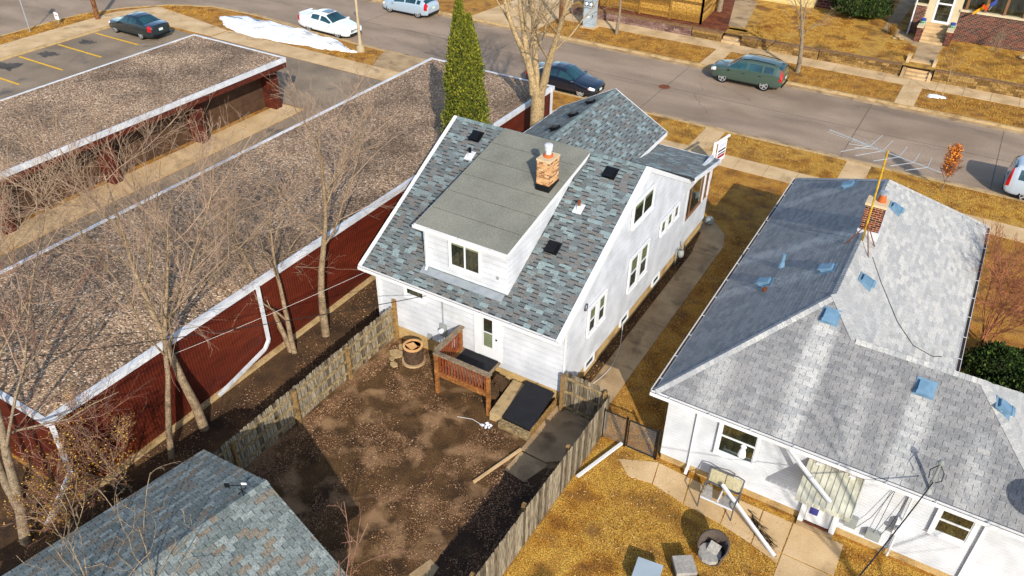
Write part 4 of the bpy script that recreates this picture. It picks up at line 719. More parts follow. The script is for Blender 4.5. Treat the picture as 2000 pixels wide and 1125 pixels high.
for x0, x1 in ((-6.5, -5.82), (-5.7, -4.8)):
    MB().tube([(x0, 16.78, 1.16), (x1, 16.78, 1.16)], .02, 6).build('top_rail', 'black', cl); b = MB(); s = x0-1.1
    if x0 > -6:
        fr = MB(); fr.tube([(x0, 16.78, .06), (x0, 16.78, 1.16)], .02, 6); fr.tube([(x1, 16.78, .06), (x1, 16.78, 1.16)], .02, 6); fr.tube([(x0, 16.78, .06), (x1, 16.78, .06)], .02, 6); fr.build('gate_frame', 'black', cl)
    while s < x1:
        for k in (0, 1):
            xa, xb = s, s+1.1; za, zb = .06, 1.16
            if xa < x0: za += x0-xa; xa = x0
            if xb > x1: zb -= xb-x1; xb = x1
            if xb > xa:
                if k == 0: b.tube([(xa, 16.78, za), (xb, 16.78, zb)], .0022, 3, False)
                else: b.tube([(xa, 16.783, 1.22-za), (xb, 16.783, 1.22-zb)], .0022, 3, False)
        s += .055
    b.build('wire_mesh', 'galv', cl)
# ================================================================ YARD THINGS
st = thing('wooden_stoop', 'red-stained wooden stoop with balustrade at the rear door', 'stoop', (-11.2, 16.5, 0))
sx0, sx1, sy = -12.1, -10.1, 15.72
for (x, y, h_, z0) in ((sx0, sy, 1.72, 0), (sx1, sy, 1.72, 0), (sx0-.05, 17.2, 1.72, .5)): MB().box(x-.055, y-.055, z0, x+.055, y+.055, h_).build('post', 'orangewood', st)
MB().box(sx0-.05, sy-.1, 1.72, sx1+.1, sy+.08, 1.76).build('hand_rail', 'railcap', st); MB().box(sx0-.14, sy+.08, 1.72, sx0+.06, 17.3, 1.76).build('hand_rail', 'railcap', st)
MB().box(sx0+.055, sy-.03, .78, sx1-.055, sy+.03, .98).build('rim_beam', 'orangewood', st); MB().box(sx0-.03, sy+.06, .82, sx0+.03, 17.2, .98).build('rim_beam', 'orangewood', st); MB().box(sx0+.06, sy-.02, 1.62, sx1-.06, sy+.02, 1.7).build('top_rail', 'redwood', st); MB().box(sx0-.02, sy+.06, 1.62, sx0+.02, 17.2, 1.7).build('top_rail', 'redwood', st)
bm = MB().box(-.02, -.02, .98, .02, .02, 1.63).mesh('baluster', 'redwood')
for i in range(16): put('baluster', bm, st, mw=Matrix.Translation((sx0+.15+i*.115, sy, 0)))
for i in range(11): put('baluster', bm, st, mw=Matrix.Translation((sx0, sy+.16+i*.118, 0)))
MB().box(sx0, sy+.05, .76, -10.62, 17.3, .84).build('deck', 'railcap', st); MB().box(sx0+.1, 16.5, .842, -10.68, 17.28, .852).build('rubber_mat', 'mat_black', st); MB().ob((-11.4, 16.25, .7), (.68, 0, 0), (0, .25, .14), (0, -.006, .01)).build('rubber_mat_fold', 'mat_black', st)
b = MB(); seeds = 0
for i in range(60):
    a, r_ = R.random()*6.3, math.sqrt(R.random()); x, y = -10.4+math.cos(a)*r_*.42, 16.75+math.sin(a)*r_*.55; z = .7*(1-r_)*.9; s = R.uniform(.05, .14); b.ob((x, y, z), (s, R.uniform(-.03, .03), 0), (0, s*.8, .02), (0, .01, s*.6))
sp_ = b.build('soil_heap', 'bed'); tag(sp_, 'heap of dark soil and rubble beside the stoop', 'soil heap')
ac = thing('air_conditioner', 'round brown air conditioner on a concrete pad', 'air conditioner', (-13.75, 16.55, 0)); c = (-13.75, 16.6, 0)
MB().lathe([(.42, 0), (.42, .07), (.02, .07)], c, 20).build('pad', 'conc2', ac); MB().lathe([(.34, .07), (.34, .68), (.3, .68), (.3, .62), (.02, .62)], c, 20).build('shell', 'acm', ac); b = MB().lathe([(.35, .67), (.355, .71), (.28, .72), (.28, .67)], c, 20); b.build('rim', 'wood_cut', ac); b = MB()
for i in range(36): a = i*PI/18; b.beam((c[0]+.345*math.cos(a), c[1]+.345*math.sin(a), .1), (c[0]+.345*math.cos(a), c[1]+.345*math.sin(a), .67), .012, .012)
b.build('louvre_bars', 'acm', ac, kind='stuff')
for a in (.3, 2.4, 4.5): MB().beam((c[0], c[1], .69), (c[0]+.29*math.cos(a), c[1]+.29*math.sin(a), .69), .05, .02).build('fan_guard', 'rust', ac)
MB().prism([(c[0]-.24, c[1]-.1, .675), (c[0]+.1, c[1]-.22, .675), (c[0]+.16, c[1]+.04, .675), (c[0]-.08, c[1]+.14, .675)], (0, 0, .04)).build('cover_board', 'wood_cut', ac)
for i, (x, y, s, ls_) in enumerate([(-14.45, 17.0, .28, 'flat tan stone against the house foundation'), (-14.5, 16.55, .3, 'largest flat stone between picket fence and air conditioner'), (-14.45, 16.25, .13, 'smallest loose stone below the largest flat stone'), (-14.2, 16.05, .16, 'small stone lying off on the bare soil')]):
    pts = [(x+s*math.cos(a*PI/3+i)*R.uniform(.8, 1.1), y+s*math.sin(a*PI/3+i)*R.uniform(.6, .9), .005) for a in range(6)]; tag(MB().prism(pts, (0, 0, .05)).build('paving_stone', 'stone'), ls_, 'stone', 'loose stones by the air conditioner')
ch = thing('cellar_hatch', 'sloping dark cellar hatch between wooden kerbs at the house foundation', 'hatch', (-9, 16.4, 0))
MB().prism([(-9.55, 15.65, .22), (-8.48, 15.62, .22), (-8.52, 17.25, .48), (-9.58, 17.27, .48)], (0, 0, .05)).build('hatch_door', 'mat_black', ch)
MB().prism([(-9.95, 15.55, 0), (-9.56, 15.6, 0), (-9.6, 17.28, 0), (-10.1, 17.28, 0)], (0, 0, .34)).build('side_kerb', 'stone', ch); MB().prism([(-9.54, 15.4, 0), (-8.45, 15.38, 0), (-8.45, 15.6, 0), (-9.54, 15.63, 0)], (0, 0, .2)).build('front_kerb', 'rail', ch); MB().box(-8.47, 15.6, 0, -8.42, 17.25, .3).build('side_board', 'tan', ch)
b = MB()
for i in range(14): a = R.random()*6.3; b.ob((-9.9+R.uniform(-.22, .22), 15.25+R.uniform(-.1, .1), .03+i*.002), V((math.cos(a), math.sin(a), 0))*.05, V((-math.sin(a), math.cos(a), 0))*.03, (0, 0, .002))
tag(b.build('paper_scraps', 'signw'), 'scraps of white paper lying by the cellar hatch', 'paper')
tag(MB().tube([(-10.9, 15.1, .03), (-10.4, 15.25, .04), (-10.0, 15.2, .03)], .012, 5).build('white_stick', 'wcable'), 'thin white stick on the soil in front of the stoop', 'stick')
def spoutthing(label, a, b): tag(MB().beam(a, b, .09, .065).build('loose_downspout', 'trim'), label, 'downspout', None)
spoutthing('loose white downspout lying in the grass by the picket fence', (-6.42, 14.85, .1), (-5.85, 16.75, .12)); spoutthing('loose white downspout leaning from the glider bench to the lawn', (-2.55, 16.25, .72), (-.62, 15.2, .06)); spoutthing('fallen white downspout resting across the ribbed awning', (-1.25, 16.62, 2.68), (.22, 15.95, 2.02))
# glider bench, chair, stools
gb = thing('glider_bench', 'old metal glider bench with torn seat beside the white wall', 'bench', (-2.5, 16, 0)); b = MB()
x0, x1, yb, yf = -3.0, -2.02, 16.35, 15.75
for x in (x0, x1): MB().tube([(x, yf, 0), (x, yf-.02, .58), (x, yb, .6), (x, yb+.12, .98)], .022, 6).build('end_frame', 'frame', gb); MB().tube([(x, yb+.05, 0), (x, yb, .6)], .022, 6).build('leg', 'frame', gb)
MB().tube([(x0, yb+.12, .98), (x0+.2, yb+.13, 1.02), ((x0+x1)/2, yb+.12, .96), (x1-.2, yb+.13, 1.02), (x1, yb+.12, .98)], .02, 6).build('top_rail', 'frame', gb)
for a, e in ((x0+.03, -2.53), (-2.5, x1-.03)): MB().ob(((a+e)/2, yb+.07, .74), ((e-a)/2, 0, 0), (0, .05, .2), (0, .01, -.003)).build('back_panel', 'sling', gb)
MB().ob((-2.51, yb+.02, .5), (.48, 0, 0), (0, .03, 0), (0, 0, .03)).build('back_bar', 'frame', gb)
MB().prism([(x0+.03, yf+.02, .44), (x0+.36, yf+.02, .42), (x0+.2, yb-.08, .44), (x0+.03, yb-.05, .44)], (0, 0, .012)).build('seat_panel', 'cush', gb); MB().prism([(-2.46, yf+.03, .43), (x1-.03, yf+.03, .44), (x1-.03, yb-.06, .44), (-2.36, yb-.12, .42), (-2.46, yb-.3, .40)], (0, 0, .012)).build('seat_panel', 'cush', gb)
b = MB(); b.beam((x0, yf, .45), (x1, yf, .45), .04, .03); b.beam((-2.5, yf, .45), (-2.5, yb, .45), .04, .03); b.build('seat_frame', 'trim', gb)
wc = thing('wicker_chair', 'dark wicker tub chair with grey cushions on the lawn', 'chair', (-2.1, 14.2, 0)); b = MB(); k0 = 18; cx, cy = -2.08, 14.22; ds_ = rad(-55)
for i in range(k0+1):
    a = rad(-95)+rad(52)+i/k0*rad(256); hh = .5+.28*(1-(abs(i-9)/9)**2); 
    for r_, z in ((.3, .08), (.36, .35), (.42, hh), (.37, hh+.02), (.33, .35)): b.v.append((cx+r_*math.cos(a), cy+r_*math.sin(a), z))
for i in range(k0): b.f += [(i*5+j, i*5+5+j, i*5+6+j, i*5+j+1) for j in range(4)]
b.build('shell', 'wick', wc, True); MB().lathe([(.28, .1), (.32, .3), (.01, .3)], (cx, cy, 0), 16).build('base', 'wick', wc); q = V((cx-.1, cy-.12, .38)); MB().prism([(cx-.03+.31*math.cos(k*PI/5), cy-.1+.32*math.sin(k*PI/5), .3) for k in range(10)], (0, 0, .12)).build('seat_cushion', 'cush', wc)
tag(MB().ob((cx+.03, cy+.03, .5), V((.15, -.03, 0)), V((.02, .1, .1)), V((.0, .03, -.03))).build('throw_pillow', 'cush'), 'small grey throw pillow on the wicker chair', 'pillow')
def stool(name, label, c, a, s, h_, mt='cush'):
    t = thing(name, label, 'stool', c); u = V((math.cos(a), math.sin(a), 0))*s; v = V((-math.sin(a), math.cos(a), 0))*s; c = V(c); MB().ob(c+V((0, 0, h_-.06)), u, v, (0, 0, .06)).build('cushion', mt, t); MB().ob(c+V((0, 0, h_/2-.06)), u*.94, v*.94, (0, 0, h_/2-.065)).build('base', 'wick', t)
stool('ottoman', 'square grey cushioned ottoman on the lawn by the wicker chair', (-2.55, 13.42, 0), rad(35), .27, .42); stool('low_table', 'grey-blue low square table on the rear lawn', (-3.3, 12.72, 0), rad(8), .34, .4, 'cabinet'); stool('small_ottoman', 'small grey cushion stool beside the larger ottoman', (-1.9, 12.85, 0), rad(20), .25, .36)
b = MB()
for i in range(70):
    s = R.random(); a = R.uniform(-.5, .5); p = V((-1.75+s*.9, 16.35-s*.75+R.uniform(-.1, .1), .03)); b.tube([p, p+V((math.cos(a-.7)*.3, math.sin(a-.7)*.3, R.uniform(0, .06)))], .006, 3)
tag(b.build('brush_pile', 'dark'), 'dark pile of cut twigs on the concrete walk behind the loose downspout', 'brush pile')
# ================================================================ CARS
def lerp_tab(tab, t):
    for a, b in zip(tab, tab[1:]):
        if a[0] <= t <= b[0]:
            s = (t-a[0])/(b[0]-a[0]); return [p+(q-p)*s for p, q in zip(a[1:], b[1:])]
    return list(tab[-1][1:])
# t, bottom z, belt z, top z, half width low, half width belt, half width top (fractions of height / half width)
SEDAN = dict(st=[(0, .26, .40, .45, .66, .70, .52), (.015, .17, .43, .49, .80, .80, .62), (.05, .14, .46, .54, .92, .88, .70), (.15, .13, .52, .59, 1, .94, .76), (.27, .13, .61, .65, 1, .96, .78), (.29, .13, .62, .68, 1, .96, .77), (.43, .13, .66, .95, 1, .96, .64), (.50, .13, .67, .99, 1, .96, .63), (.60, .13, .68, 1.0, 1, .96, .63), (.69, .13, .69, .96, 1, .96, .63), (.84, .13, .71, .74, 1, .95, .74), (.93, .16, .70, .735, .95, .91, .74), (.985, .2, .66, .72, .87, .84, .70), (1, .30, .60, .66, .80, .78, .62)], ws=(.29, .435), rw=(.70, .835), side=[(.31, .515), (.53, .70)], pil=None)
HATCH = dict(st=[(0, .26, .38, .43, .66, .70, .52), (.015, .17, .42, .48, .80, .80, .62), (.05, .14, .46, .54, .92, .88, .70), (.15, .13, .53, .60, 1, .94, .76), (.24, .13, .60, .65, 1, .96, .78), (.26, .13, .61, .67, 1, .96, .77), (.41, .13, .65, .95, 1, .96, .66), (.55, .13, .67, 1.0, 1, .96, .65), (.75, .13, .69, .98, 1, .96, .64), (.88, .14, .70, .90, .99, .95, .64), (.975, .17, .66, .74, .92, .90, .72), (.99, .22, .60, .68, .88, .86, .70), (1, .32, .52, .58, .80, .80, .66)], ws=(.26, .415), rw=(.885, .97), side=[(.28, .52), (.54, .75), (.77, .86)])
SUV = dict(st=[(0, .28, .42, .47, .66, .72, .55), (.015, .19, .45, .54, .82, .82, .64), (.05, .16, .50, .58, .93, .90, .72), (.14, .15, .55, .62, 1, .95, .78), (.23, .15, .60, .655, 1, .96, .80), (.25, .15, .61, .68, 1, .96, .79), (.38, .15, .63, .95, 1, .96, .70), (.5, .15, .64, 1.0, 1, .96, .69), (.75, .15, .66, .995, 1, .96, .68), (.9, .16, .67, .95, .99, .95, .67), (.965, .19, .64, .88, .95, .93, .69), (.99, .26, .58, .66, .9, .88, .74), (1, .34, .5, .55, .84, .84, .7)], ws=(.25, .385), rw=(.905, .985), side=[(.27, .50), (.52, .72), (.735, .87)])
VAN = dict(st=[(0, .26, .36, .41, .66, .72, .55), (.015, .17, .40, .47, .82, .82, .66), (.05, .14, .46, .52, .93, .90, .76), (.13, .13, .52, .56, 1, .95, .80), (.16, .13, .53, .58, 1, .96, .80), (.33, .13, .56, .95, 1, .96, .74), (.45, .13, .57, 1.0, 1, .96, .74), (.8, .13, .58, 1.0, 1, .96, .73), (.93, .14, .58, .97, .99, .95, .73), (.972, .17, .56, .9, .96, .93, .73), (.99, .22, .50, .56, .93, .9, .76), (1, .28, .42, .46, .86, .86, .7)], ws=(.16, .335), rw=(.935, .985), side=[(.19, .40), (.42, .62), (.64, .91)])
def car(name, label, loc, rz, spec, L, W, Hh, wb, paint, rim=5, wr=.33, front=.18, plate=True, roof_glass=False, rails=False, spoiler=False, group=None, low=None):
    c = thing(name, label, 'car', loc, group, rotz=rz); st = spec['st']; NX = 72; K = 7; sub = 4; hw = W/2
    P0 = lambda t: (.5-t)*L
    def ring(t):
        zl, zb, zt, wl, wbt, wt = lerp_tab(st, t); zl, zb, zt = zl*Hh, zb*Hh, zt*Hh; wl, wbt, wt = wl*hw, wbt*hw, wt*hw
        mz = zl+(zb-zl)*.55; ctl = [(0, zl), (wl*.82, zl), (wl*.97, zl+.06), (max(wl, wbt)*1.0, mz), (wbt, zb), (wt, zt-.028*Hh), (wt*.66, zt-.006), (0, zt+.012)]
        return ctl
    ts = sorted(set([i/NX for i in range(NX+1)]+[s[0] for s in st])); grid = []
    for t in ts:
        ct = ring(t); row = []
        for i in range(K):
            for j in range(sub): s = j/sub; row.append((ct[i][0]*(1-s)+ct[i+1][0]*s, ct[i][1]*(1-s)+ct[i+1][1]*s))
        row.append(ct[-1])
        # soften the ring
        for _ in range(2): row = [row[0]]+[((a[0]+2*b[0]+d[0])/4, (a[1]+2*b[1]+d[1])/4) for a, b, d in zip(row, row[1:], row[2:])]+[row[-1]]
        grid.append((P0(t), row))
    M_ = K*sub; b = MB()
    for x, row in grid: b.v += [(x, y, z) for y, z in row]+[(x, -y, z) for y, z in row[-2:0:-1]]
    n = 2*M_
    for i in range(len(grid)-1):
        for j in range(n): a, e = i*n+j, i*n+(j+1) % n; b.f.append((a, e, e+n, a+n))
    b.f.append(tuple(range(n))); b.f.append(tuple((len(grid)-1)*n+j for j in reversed(range(n))))
    me = b.mesh('body', paint, True); bo = put('body', me, c, local=True)
    wx = [P0(front), P0(front)-wb]; cut = MB()
    for x in wx: cut.lathe([(wr+.055, -W), (wr+.055, -hw+.28)], (x, 0, wr+.01), 24, 'y'); cut.lathe([(wr+.055, hw-.28), (wr+.055, W)], (x, 0, wr+.01), 24, 'y')
    cu = put('cutter', cut.mesh('cutter', 'dark'), c, local=True); md = bo.modifiers.new('wheel_arches', 'BOOLEAN'); md.object = cu; md.operation = 'DIFFERENCE'; md.solver = 'EXACT'
    dg = bpy.context.evaluated_depsgraph_get(); dg.update(); nm = D.meshes.new_from_object(bo.evaluated_get(dg)); bo.modifiers.clear(); bo.data = nm; nm.materials.clear(); nm.materials.append(MT[paint] if isinstance(paint, str) else paint)
    nm.polygons.foreach_set('use_smooth', [True]*len(nm.polygons)); nm.set_sharp_from_angle(angle=rad(40)); D.objects.remove(cu)
    def glassp(name, t0, t1, j0, j1, sgn, off=.006, ymax=None):
        g = MB(); idx = [i for i, t in enumerate(ts) if t0-1e-6 <= t <= t1+1e-6]
        for i in idx:
            x, row = grid[i]
            for j in range(j0, j1+1):
                y, z = row[j]; o = V((0, y, z-.5*Hh)).normalized()*off; g.v.append((x, sgn*(y+o.y), z+max(o.z, 0)+off*.3))
        m2 = j1-j0+1
        for i in range(len(idx)-1):
            for j in range(m2-1): a = i*m2+j; f = (a, a+1, a+m2+1, a+m2); g.f.append(f if sgn > 0 else f[::-1])
        return g
    def two(name, t0, t1, off=.006):
        g = glassp(name, t0, t1, 5*sub, M_, 1, off); h = glassp(name, t0, t1, 5*sub, M_, -1, off); k = len(g.v); g.v += h.v; g.f += [tuple(k+i for i in f) for f in h.f]; g.build(name, 'carglass', c, True, local=True)
    two('windshield', *spec['ws']); two('rear_window', *spec['rw'])
    for t0, t1 in spec['side']:
        for s in (1, -1): glassp('side_window', t0, t1, 4*sub, 5*sub-1, s).build('side_window', 'carglass', c, True, local=True)
    if roof_glass:
        g = MB(); g.ob((P0(.5), 0, Hh*.995+.016), (.3, 0, .005), (0, .33, 0), (0, 0, .008)); g.build('sunroof', 'carglass', c, local=True)
    if rails:
        for s in (1, -1): MB().tube([(P0(.42), s*hw*.62, Hh*.98), (P0(.6), s*hw*.62, Hh*1.02), (P0(.86), s*hw*.61, Hh*.98)], .02, 6).build('roof_rail', 'black', c, local=True)
    if spoiler: MB().ob((P0(.965), 0, Hh*.765), (.09, 0, .0), (0, hw*.66, 0), (.0, 0, .018)).build('spoiler', paint, c, local=True)
    for x in wx:
        for s in (1, -1):
            MBt = MB().lathe([(wr*.62, -.09), (wr*.93, -.1), (wr, -.07), (wr, .07), (wr*.93, .1), (wr*.62, .09)], (x, s*(hw-.12), wr), 24, 'y'); wo = MBt.build('wheel', 'rubber', c, True, local=True)
            r_ = MB(); yo = s*(hw-.022)
            for k in range(rim):
                a = k*2*PI/rim; d = V((math.cos(a), 0, math.sin(a))); r_.ob(V((x, yo-s*.01, wr))+d*wr*.34, d*wr*.34, V((0, .012, 0)), V((-d.z, 0, d.x))*wr*.1)
            r_.lathe([(wr*.16, -.014), (wr*.16, .014)], (x, yo-s*.006, wr), 12, 'y'); 
            for k in range(20):
                a0, a1 = k*PI/10, (k+1)*PI/10; r_.prism([(x+wr*q*math.cos(a), yo-s*.02, wr+wr*q*math.sin(a)) for a, q in ((a0, .62), (a1, .62), (a1, .71), (a0, .71))], (0, s*.025, 0))
            r_.build('rim', 'rim', wo, local=True)
            MB().lathe([(wr+.05, -.12), (wr+.05, -.1)], (x, s*(hw-.18)-s*0, wr+.01), 20, 'y').build('wheel_well', 'dark', c, local=True)
    # lamps, plates, mirrors, grille, handles
    def surf(t, f):     # point on the flank at ring fraction f (0..1 over half ring)
        i = min(range(len(ts)), key=lambda q: abs(ts[q]-t)); x, row = grid[i]; y, z = row[int(f*M_)]; return V((x, y, z))
    for s in (1, -1):
        sg = lambda v: V((v.x, s*v.y, v.z))
        def patch(name, t0, t1, f0, f1, mt, off=.01):
            idx = [i for i, t in enumerate(ts) if t0-1e-6 <= t <= t1+1e-6]; j0, j1 = int(f0*M_), int(f1*M_); g = MB(); m2 = j1-j0+1
            for i in idx:
                x, row = grid[i]
                for j in range(j0, j1+1): y, z = row[j]; ex = off if t0 > .5 else -off; g.v.append((x-ex*.9, s*(y+off*.8), z+off*.35))
            for i in range(len(idx)-1):
                for j in range(m2-1): a = i*m2+j; g.f.append((a, a+1, a+m2+1, a+m2))
            g.build(name, mt, c, local=True)
        patch('headlight', .008, .085, .50, .66, 'lamp'); patch('turn_signal', .07, .1, .50, .6, 'amber', .012); patch('taillight', .93 if spec is not SUV and spec is not VAN else .945, .99, .46, .68 if spec is SEDAN else .74, 'redl')
        p = surf(spec['ws'][0]+.035, .57); m_ = MB(); m_.ob((p.x, s*(hw+.06), p.z+.07), (.06, 0, 0), (0, .1, 0), (0, 0, .055)); m_.build('mirror', paint, c, local=True)
        for t0, t1 in spec['side'][:2]: p = surf(t1-.03, .5); MB().ob((p.x, s*(p.y+.012), p.z-.03), (.09, 0, 0), (0, .012, 0), (0, 0, .014)).build('door_handle', 'black' if rails else paint, c, local=True)
        q0, q1 = wx[0]-wr-.08, wx[1]+wr+.08; MB().box(q1, s*hw*.95-.02, Hh*.135, q0, s*hw*.95+.02, Hh*.135+.05).build('sill', 'black', c, local=True)
    zf = Hh*.36; MB().ob((L/2-.02, 0, zf+.03), (.02, 0, 0), (0, hw*.5, 0), (0, 0, .09)).build('grille', 'black', c, local=True); MB().ob((L/2-.0, 0, zf+.08), (.012, 0, 0), (0, hw*.5, 0), (0, 0, .012)).build('grille_bar', 'chrome', c, local=True); MB().ob((L/2-.03, 0, zf-.18), (.03, 0, 0), (0, hw*.6, 0), (0, 0, .06)).build('air_intake', 'black', c, local=True)
    if plate: MB().ob((-L/2-.002, 0, Hh*.5), (.006, 0, 0), (0, .16, 0), (0, 0, .08)).build('number_plate', 'plate', c, local=True); MB().ob((L/2+.012, 0, zf-.06), (.006, 0, 0), (0, .15, 0), (0, 0, .07)).build('number_plate', 'plate', c, local=True)
    MB().ob((-L/2+.02, 0, Hh*.24), (.03, 0, 0), (0, hw*.75, 0), (0, 0, .05)).build('rear_valance', 'black', c, local=True)
    return c
pt = lambda n, c: mat(n, [c], 1, .35, coat=1, spec=.5)
car('green_suv', 'green compact SUV parked at the far kerb', (-12.1, 49.25, ZS), PI, SUV, 4.55, 1.82, 1.66, 2.62, pt('green_paint', '38493f'), 5, .35, .195, rails=True)
car('dark_blue_sedan', 'glossy dark blue sedan parked behind the tan maple trunk', (-21.35, 42.2, ZS), 0, SEDAN, 4.8, 1.84, 1.47, 2.8, pt('navy_paint', '0a1626'), 8, .33, .19)
car('white_sedan', 'white sedan with dark sunroof beside the snow bank', (-40.6, 42.6, ZS), rad(-2), SEDAN, 4.85, 1.84, 1.46, 2.75, pt('white_paint', 'd9dadd'), 5, .33, .19, roof_glass=True, spoiler=True)
car('silver_hatchback', 'silver hatchback parked near the far street corner', (-38.55, 49.4, ZS), PI, HATCH, 4.36, 1.82, 1.48, 2.65, pt('silver_paint', '93a2ae'), 5, .32, .19)
car('dark_green_sedan', 'dark green sedan parked between yellow stall lines', (-51.2, 34.75, 0.01), PI, SEDAN, 4.75, 1.79, 1.45, 2.7, pt('dark_green_paint', '0d1e26'), 5, .31, .19)
car('silver_van', 'silver minivan parked at the near kerb, seen from behind', (5.25, 42.15, ZS), 0, VAN, 4.85, 1.92, 1.77, 2.9, pt('silver_van_paint', '9aa6b2'), 5, .34, .19)
# ================================================================ TREES
def rdir(r, d, ang):
    d = d.normalized(); o = d.orthogonal().normalized(); q = d.cross(o); a = r.random()*2*PI; return (d*math.cos(ang)+(o*math.cos(a)+q*math.sin(a))*math.sin(ang)).normalized()
def tree(name, label, base, h, r0, seed, lean=(0, 0), fork=.4, n1=7, dens=1.0, bark='bark', twig='twig', group=None, leaves=None, spread=.75, stems=1, twr=.0037, l1=.42, n2=7, n3=6, nleaf=0, zs=0, r_low=0, cloud=None):
    r = random.Random(seed); t = thing(name, label, 'tree', base, group); tk, cr = MB(), MB(); tips = []; base = V(base)
    if zs: tk.tube([base, base+V((.03, 0, .5)), base+V((.0, .05, zs*.6)), base+V((.03, .03, zs+.25))], [r_low*1.2, r_low, r_low*.85, r_low*.8], 12, False); base = base+V((0, 0, zs))
    def branch(mb, p, d, L, ra, rb, k, n, upb, wob):
        pts, rs = [p], [ra]; d = d.normalized()
        for i in range(k):
            d = (d+V((r.gauss(0, wob), r.gauss(0, wob), r.gauss(0, wob)+upb))).normalized(); p = p+d*L/k; pts.append(p); rs.append(ra+(rb-ra)*(i+1)/k)
        mb.tube(pts, rs, n, False); return pts, rs, d
    def at(pts, rs, s):
        q = s*(len(pts)-1); i = min(int(q), len(pts)-2); f = q-i; return pts[i].lerp(pts[i+1], f), rs[i]+(rs[i+1]-rs[i])*f, (pts[i+1]-pts[i]).normalized()
    for sN in range(stems):
        d0 = V((lean[0]+(r.gauss(0, .22) if stems > 1 else 0), lean[1]+(r.gauss(0, .22) if stems > 1 else 0), 1)); q = base if stems == 1 else base+V((r.gauss(0, .12), r.gauss(0, .12), 0))
        T, TR, dt = branch(tk, q, d0, h*.8, r0*(1 if stems == 1 else r.uniform(.6, 1)), r0*.12, 9, 8, .02, .06)
        for i in range(int(n1)):
            s = fork+(1-fork)*(i+r.random()*.7)/n1; s = min(s, .98); p, ra, d = at(T, TR, s); L1 = h*l1*r.uniform(.75, 1.15)*(1.15-.55*(s-fork)/(1-fork+.01)); dd = rdir(r, d, r.uniform(.45, spread)); A, AR, _ = branch(tk if ra > .03 else cr, p, dd, L1, min(ra*.5, .05), .009, 6, 5, .05, .12)
            for j in range(int(n2*dens+.5)):
                s2 = .2+.78*(j+r.random())/(n2*dens); p2, rb, d2 = at(A, AR, min(s2, .99)); L2 = L1*.48*r.uniform(.6, 1.2)*(1.1-.4*s2); B, BR, _ = branch(cr, p2, rdir(r, d2, r.uniform(.4, .9)), L2, max(min(rb*.55, .016), .0055), .0042, 5, 4, .05, .13)
                for k in range(int(n3*dens+.5)):
                    s3 = .15+.84*(k+r.random())/(n3*dens); p3, rc, d3 = at(B, BR, min(s3, .99)); L3 = L2*.5*r.uniform(.5, 1.2); C, CR, _ = branch(cr, p3, rdir(r, d3, r.uniform(.35, .9)), L3, max(rc*.6, twr*1.1), twr*.8, 3, 3, .03, .15)
                    for m_ in range(2):
                        p4, rd, d4 = at(C, CR, r.uniform(.3, 1)); E_, _, _ = branch(cr, p4, rdir(r, d4, r.uniform(.3, .8)), L3*.55*r.uniform(.5, 1.1), twr*.85, twr*.6, 2, 3, .02, .15); tips.append(E_[-1]); tips.append(E_[1])
    tk.build('trunk', bark, t, True); cr.build('crown', twig, t)
    if leaves:
        lf = MB(); r.shuffle(tips)
        if cloud: tips = [base+V((r.gauss(0, .45)*cloud[1], r.gauss(0, .45)*cloud[1], cloud[0]+r.uniform(-1, 1)*cloud[2]*.95)) for _ in range(nleaf)]; tips = [p for p in tips if ((p.x-base.x)/cloud[1])**2+((p.y-base.y)/cloud[1])**2+((p.z-base.z-cloud[0])/cloud[2])**2 < r.uniform(.5, 1.2)]; nleaf = len(tips)
        for p in (tips*3)[:nleaf]:
            p = p+V((r.gauss(0, .04), r.gauss(0, .04), r.gauss(0, .04))); a = rdir(r, V((0, 0, 1)), r.uniform(0, 1.4)); u = a.orthogonal().normalized(); v = a.cross(u); s = r.uniform(.02, .04)*leaves[1]; lf.poly([p-u*s, p-v*s*.6, p+u*s, p+v*s*.6])
        lf.build('leaves', leaves[0], t, kind='stuff')
    return t
tree('bare_tree', 'bare tree with forked pale trunk nearest the rear corner of the white house', (-17.32, 16.05, 0), 10, .155, 3, (-.10, .04), .42, 8, 1.2, spread=.75, l1=.42)
tree('bare_tree', 'bare tree with one forked trunk in the middle of the red wall row', (-17.38, 10.47, 0), 10.5, .16, 5, (-.12, .10), .34, 9, 1.35, spread=1.0, l1=.5)
tree('bare_tree', 'thin leaning bare tree between the two garages', (-17.31, 9.13, 0), 10.2, .105, 8, (-.16, .14), .4, 9, 1.35, spread=1.0, l1=.48)
tree('bare_tree', 'low multi-stemmed bare tree beside the white garage downspout', (-17.75, 14.75, 0), 7.5, .13, 12, (-.15, .05), .18, 7, 1.2, stems=3, spread=.85)
tree('bare_tree', 'bare tree with slender trunk past the end of the red wall', (-18.2, 5.0, 0), 10.5, .16, 21, (-.06, .14), .35, 8, 1.3, 'bark2', spread=1.0, l1=.48)
tree('bare_tree', 'bare tree leaning over the gravel roof end', (-19.5, 5.6, 0), 9.5, .13, 24, (-.1, .14), .3, 8, 1.3, 'bark2', 'twig2', spread=1.0, l1=.5)
tree('bare_tree', 'bare spreading tree behind the end of the long garage', (-21.0, 4.6, 0), 10, .15, 27, (-.08, .18), .3, 10, 1.4, 'bark2', spread=1.0, l1=.5)
tree('bare_tree', 'tall bare tree against the far corner of the gravel roof', (-24.0, 5.2, 0), 9.4, .14, 33, (-.02, .18), .3, 10, 1.4, 'bark2', spread=1.0, l1=.5)
tree('leafy_shrub', 'tangled shrub with dry yellow leaves against the red wall end', (-17.35, 7.4, 0), 3.7, .05, 41, (-.1, -.1), .12, 7, .9, 'bark2', 'twig2', None, ('leafy', .75), .95, 4, nleaf=2600, n3=6)
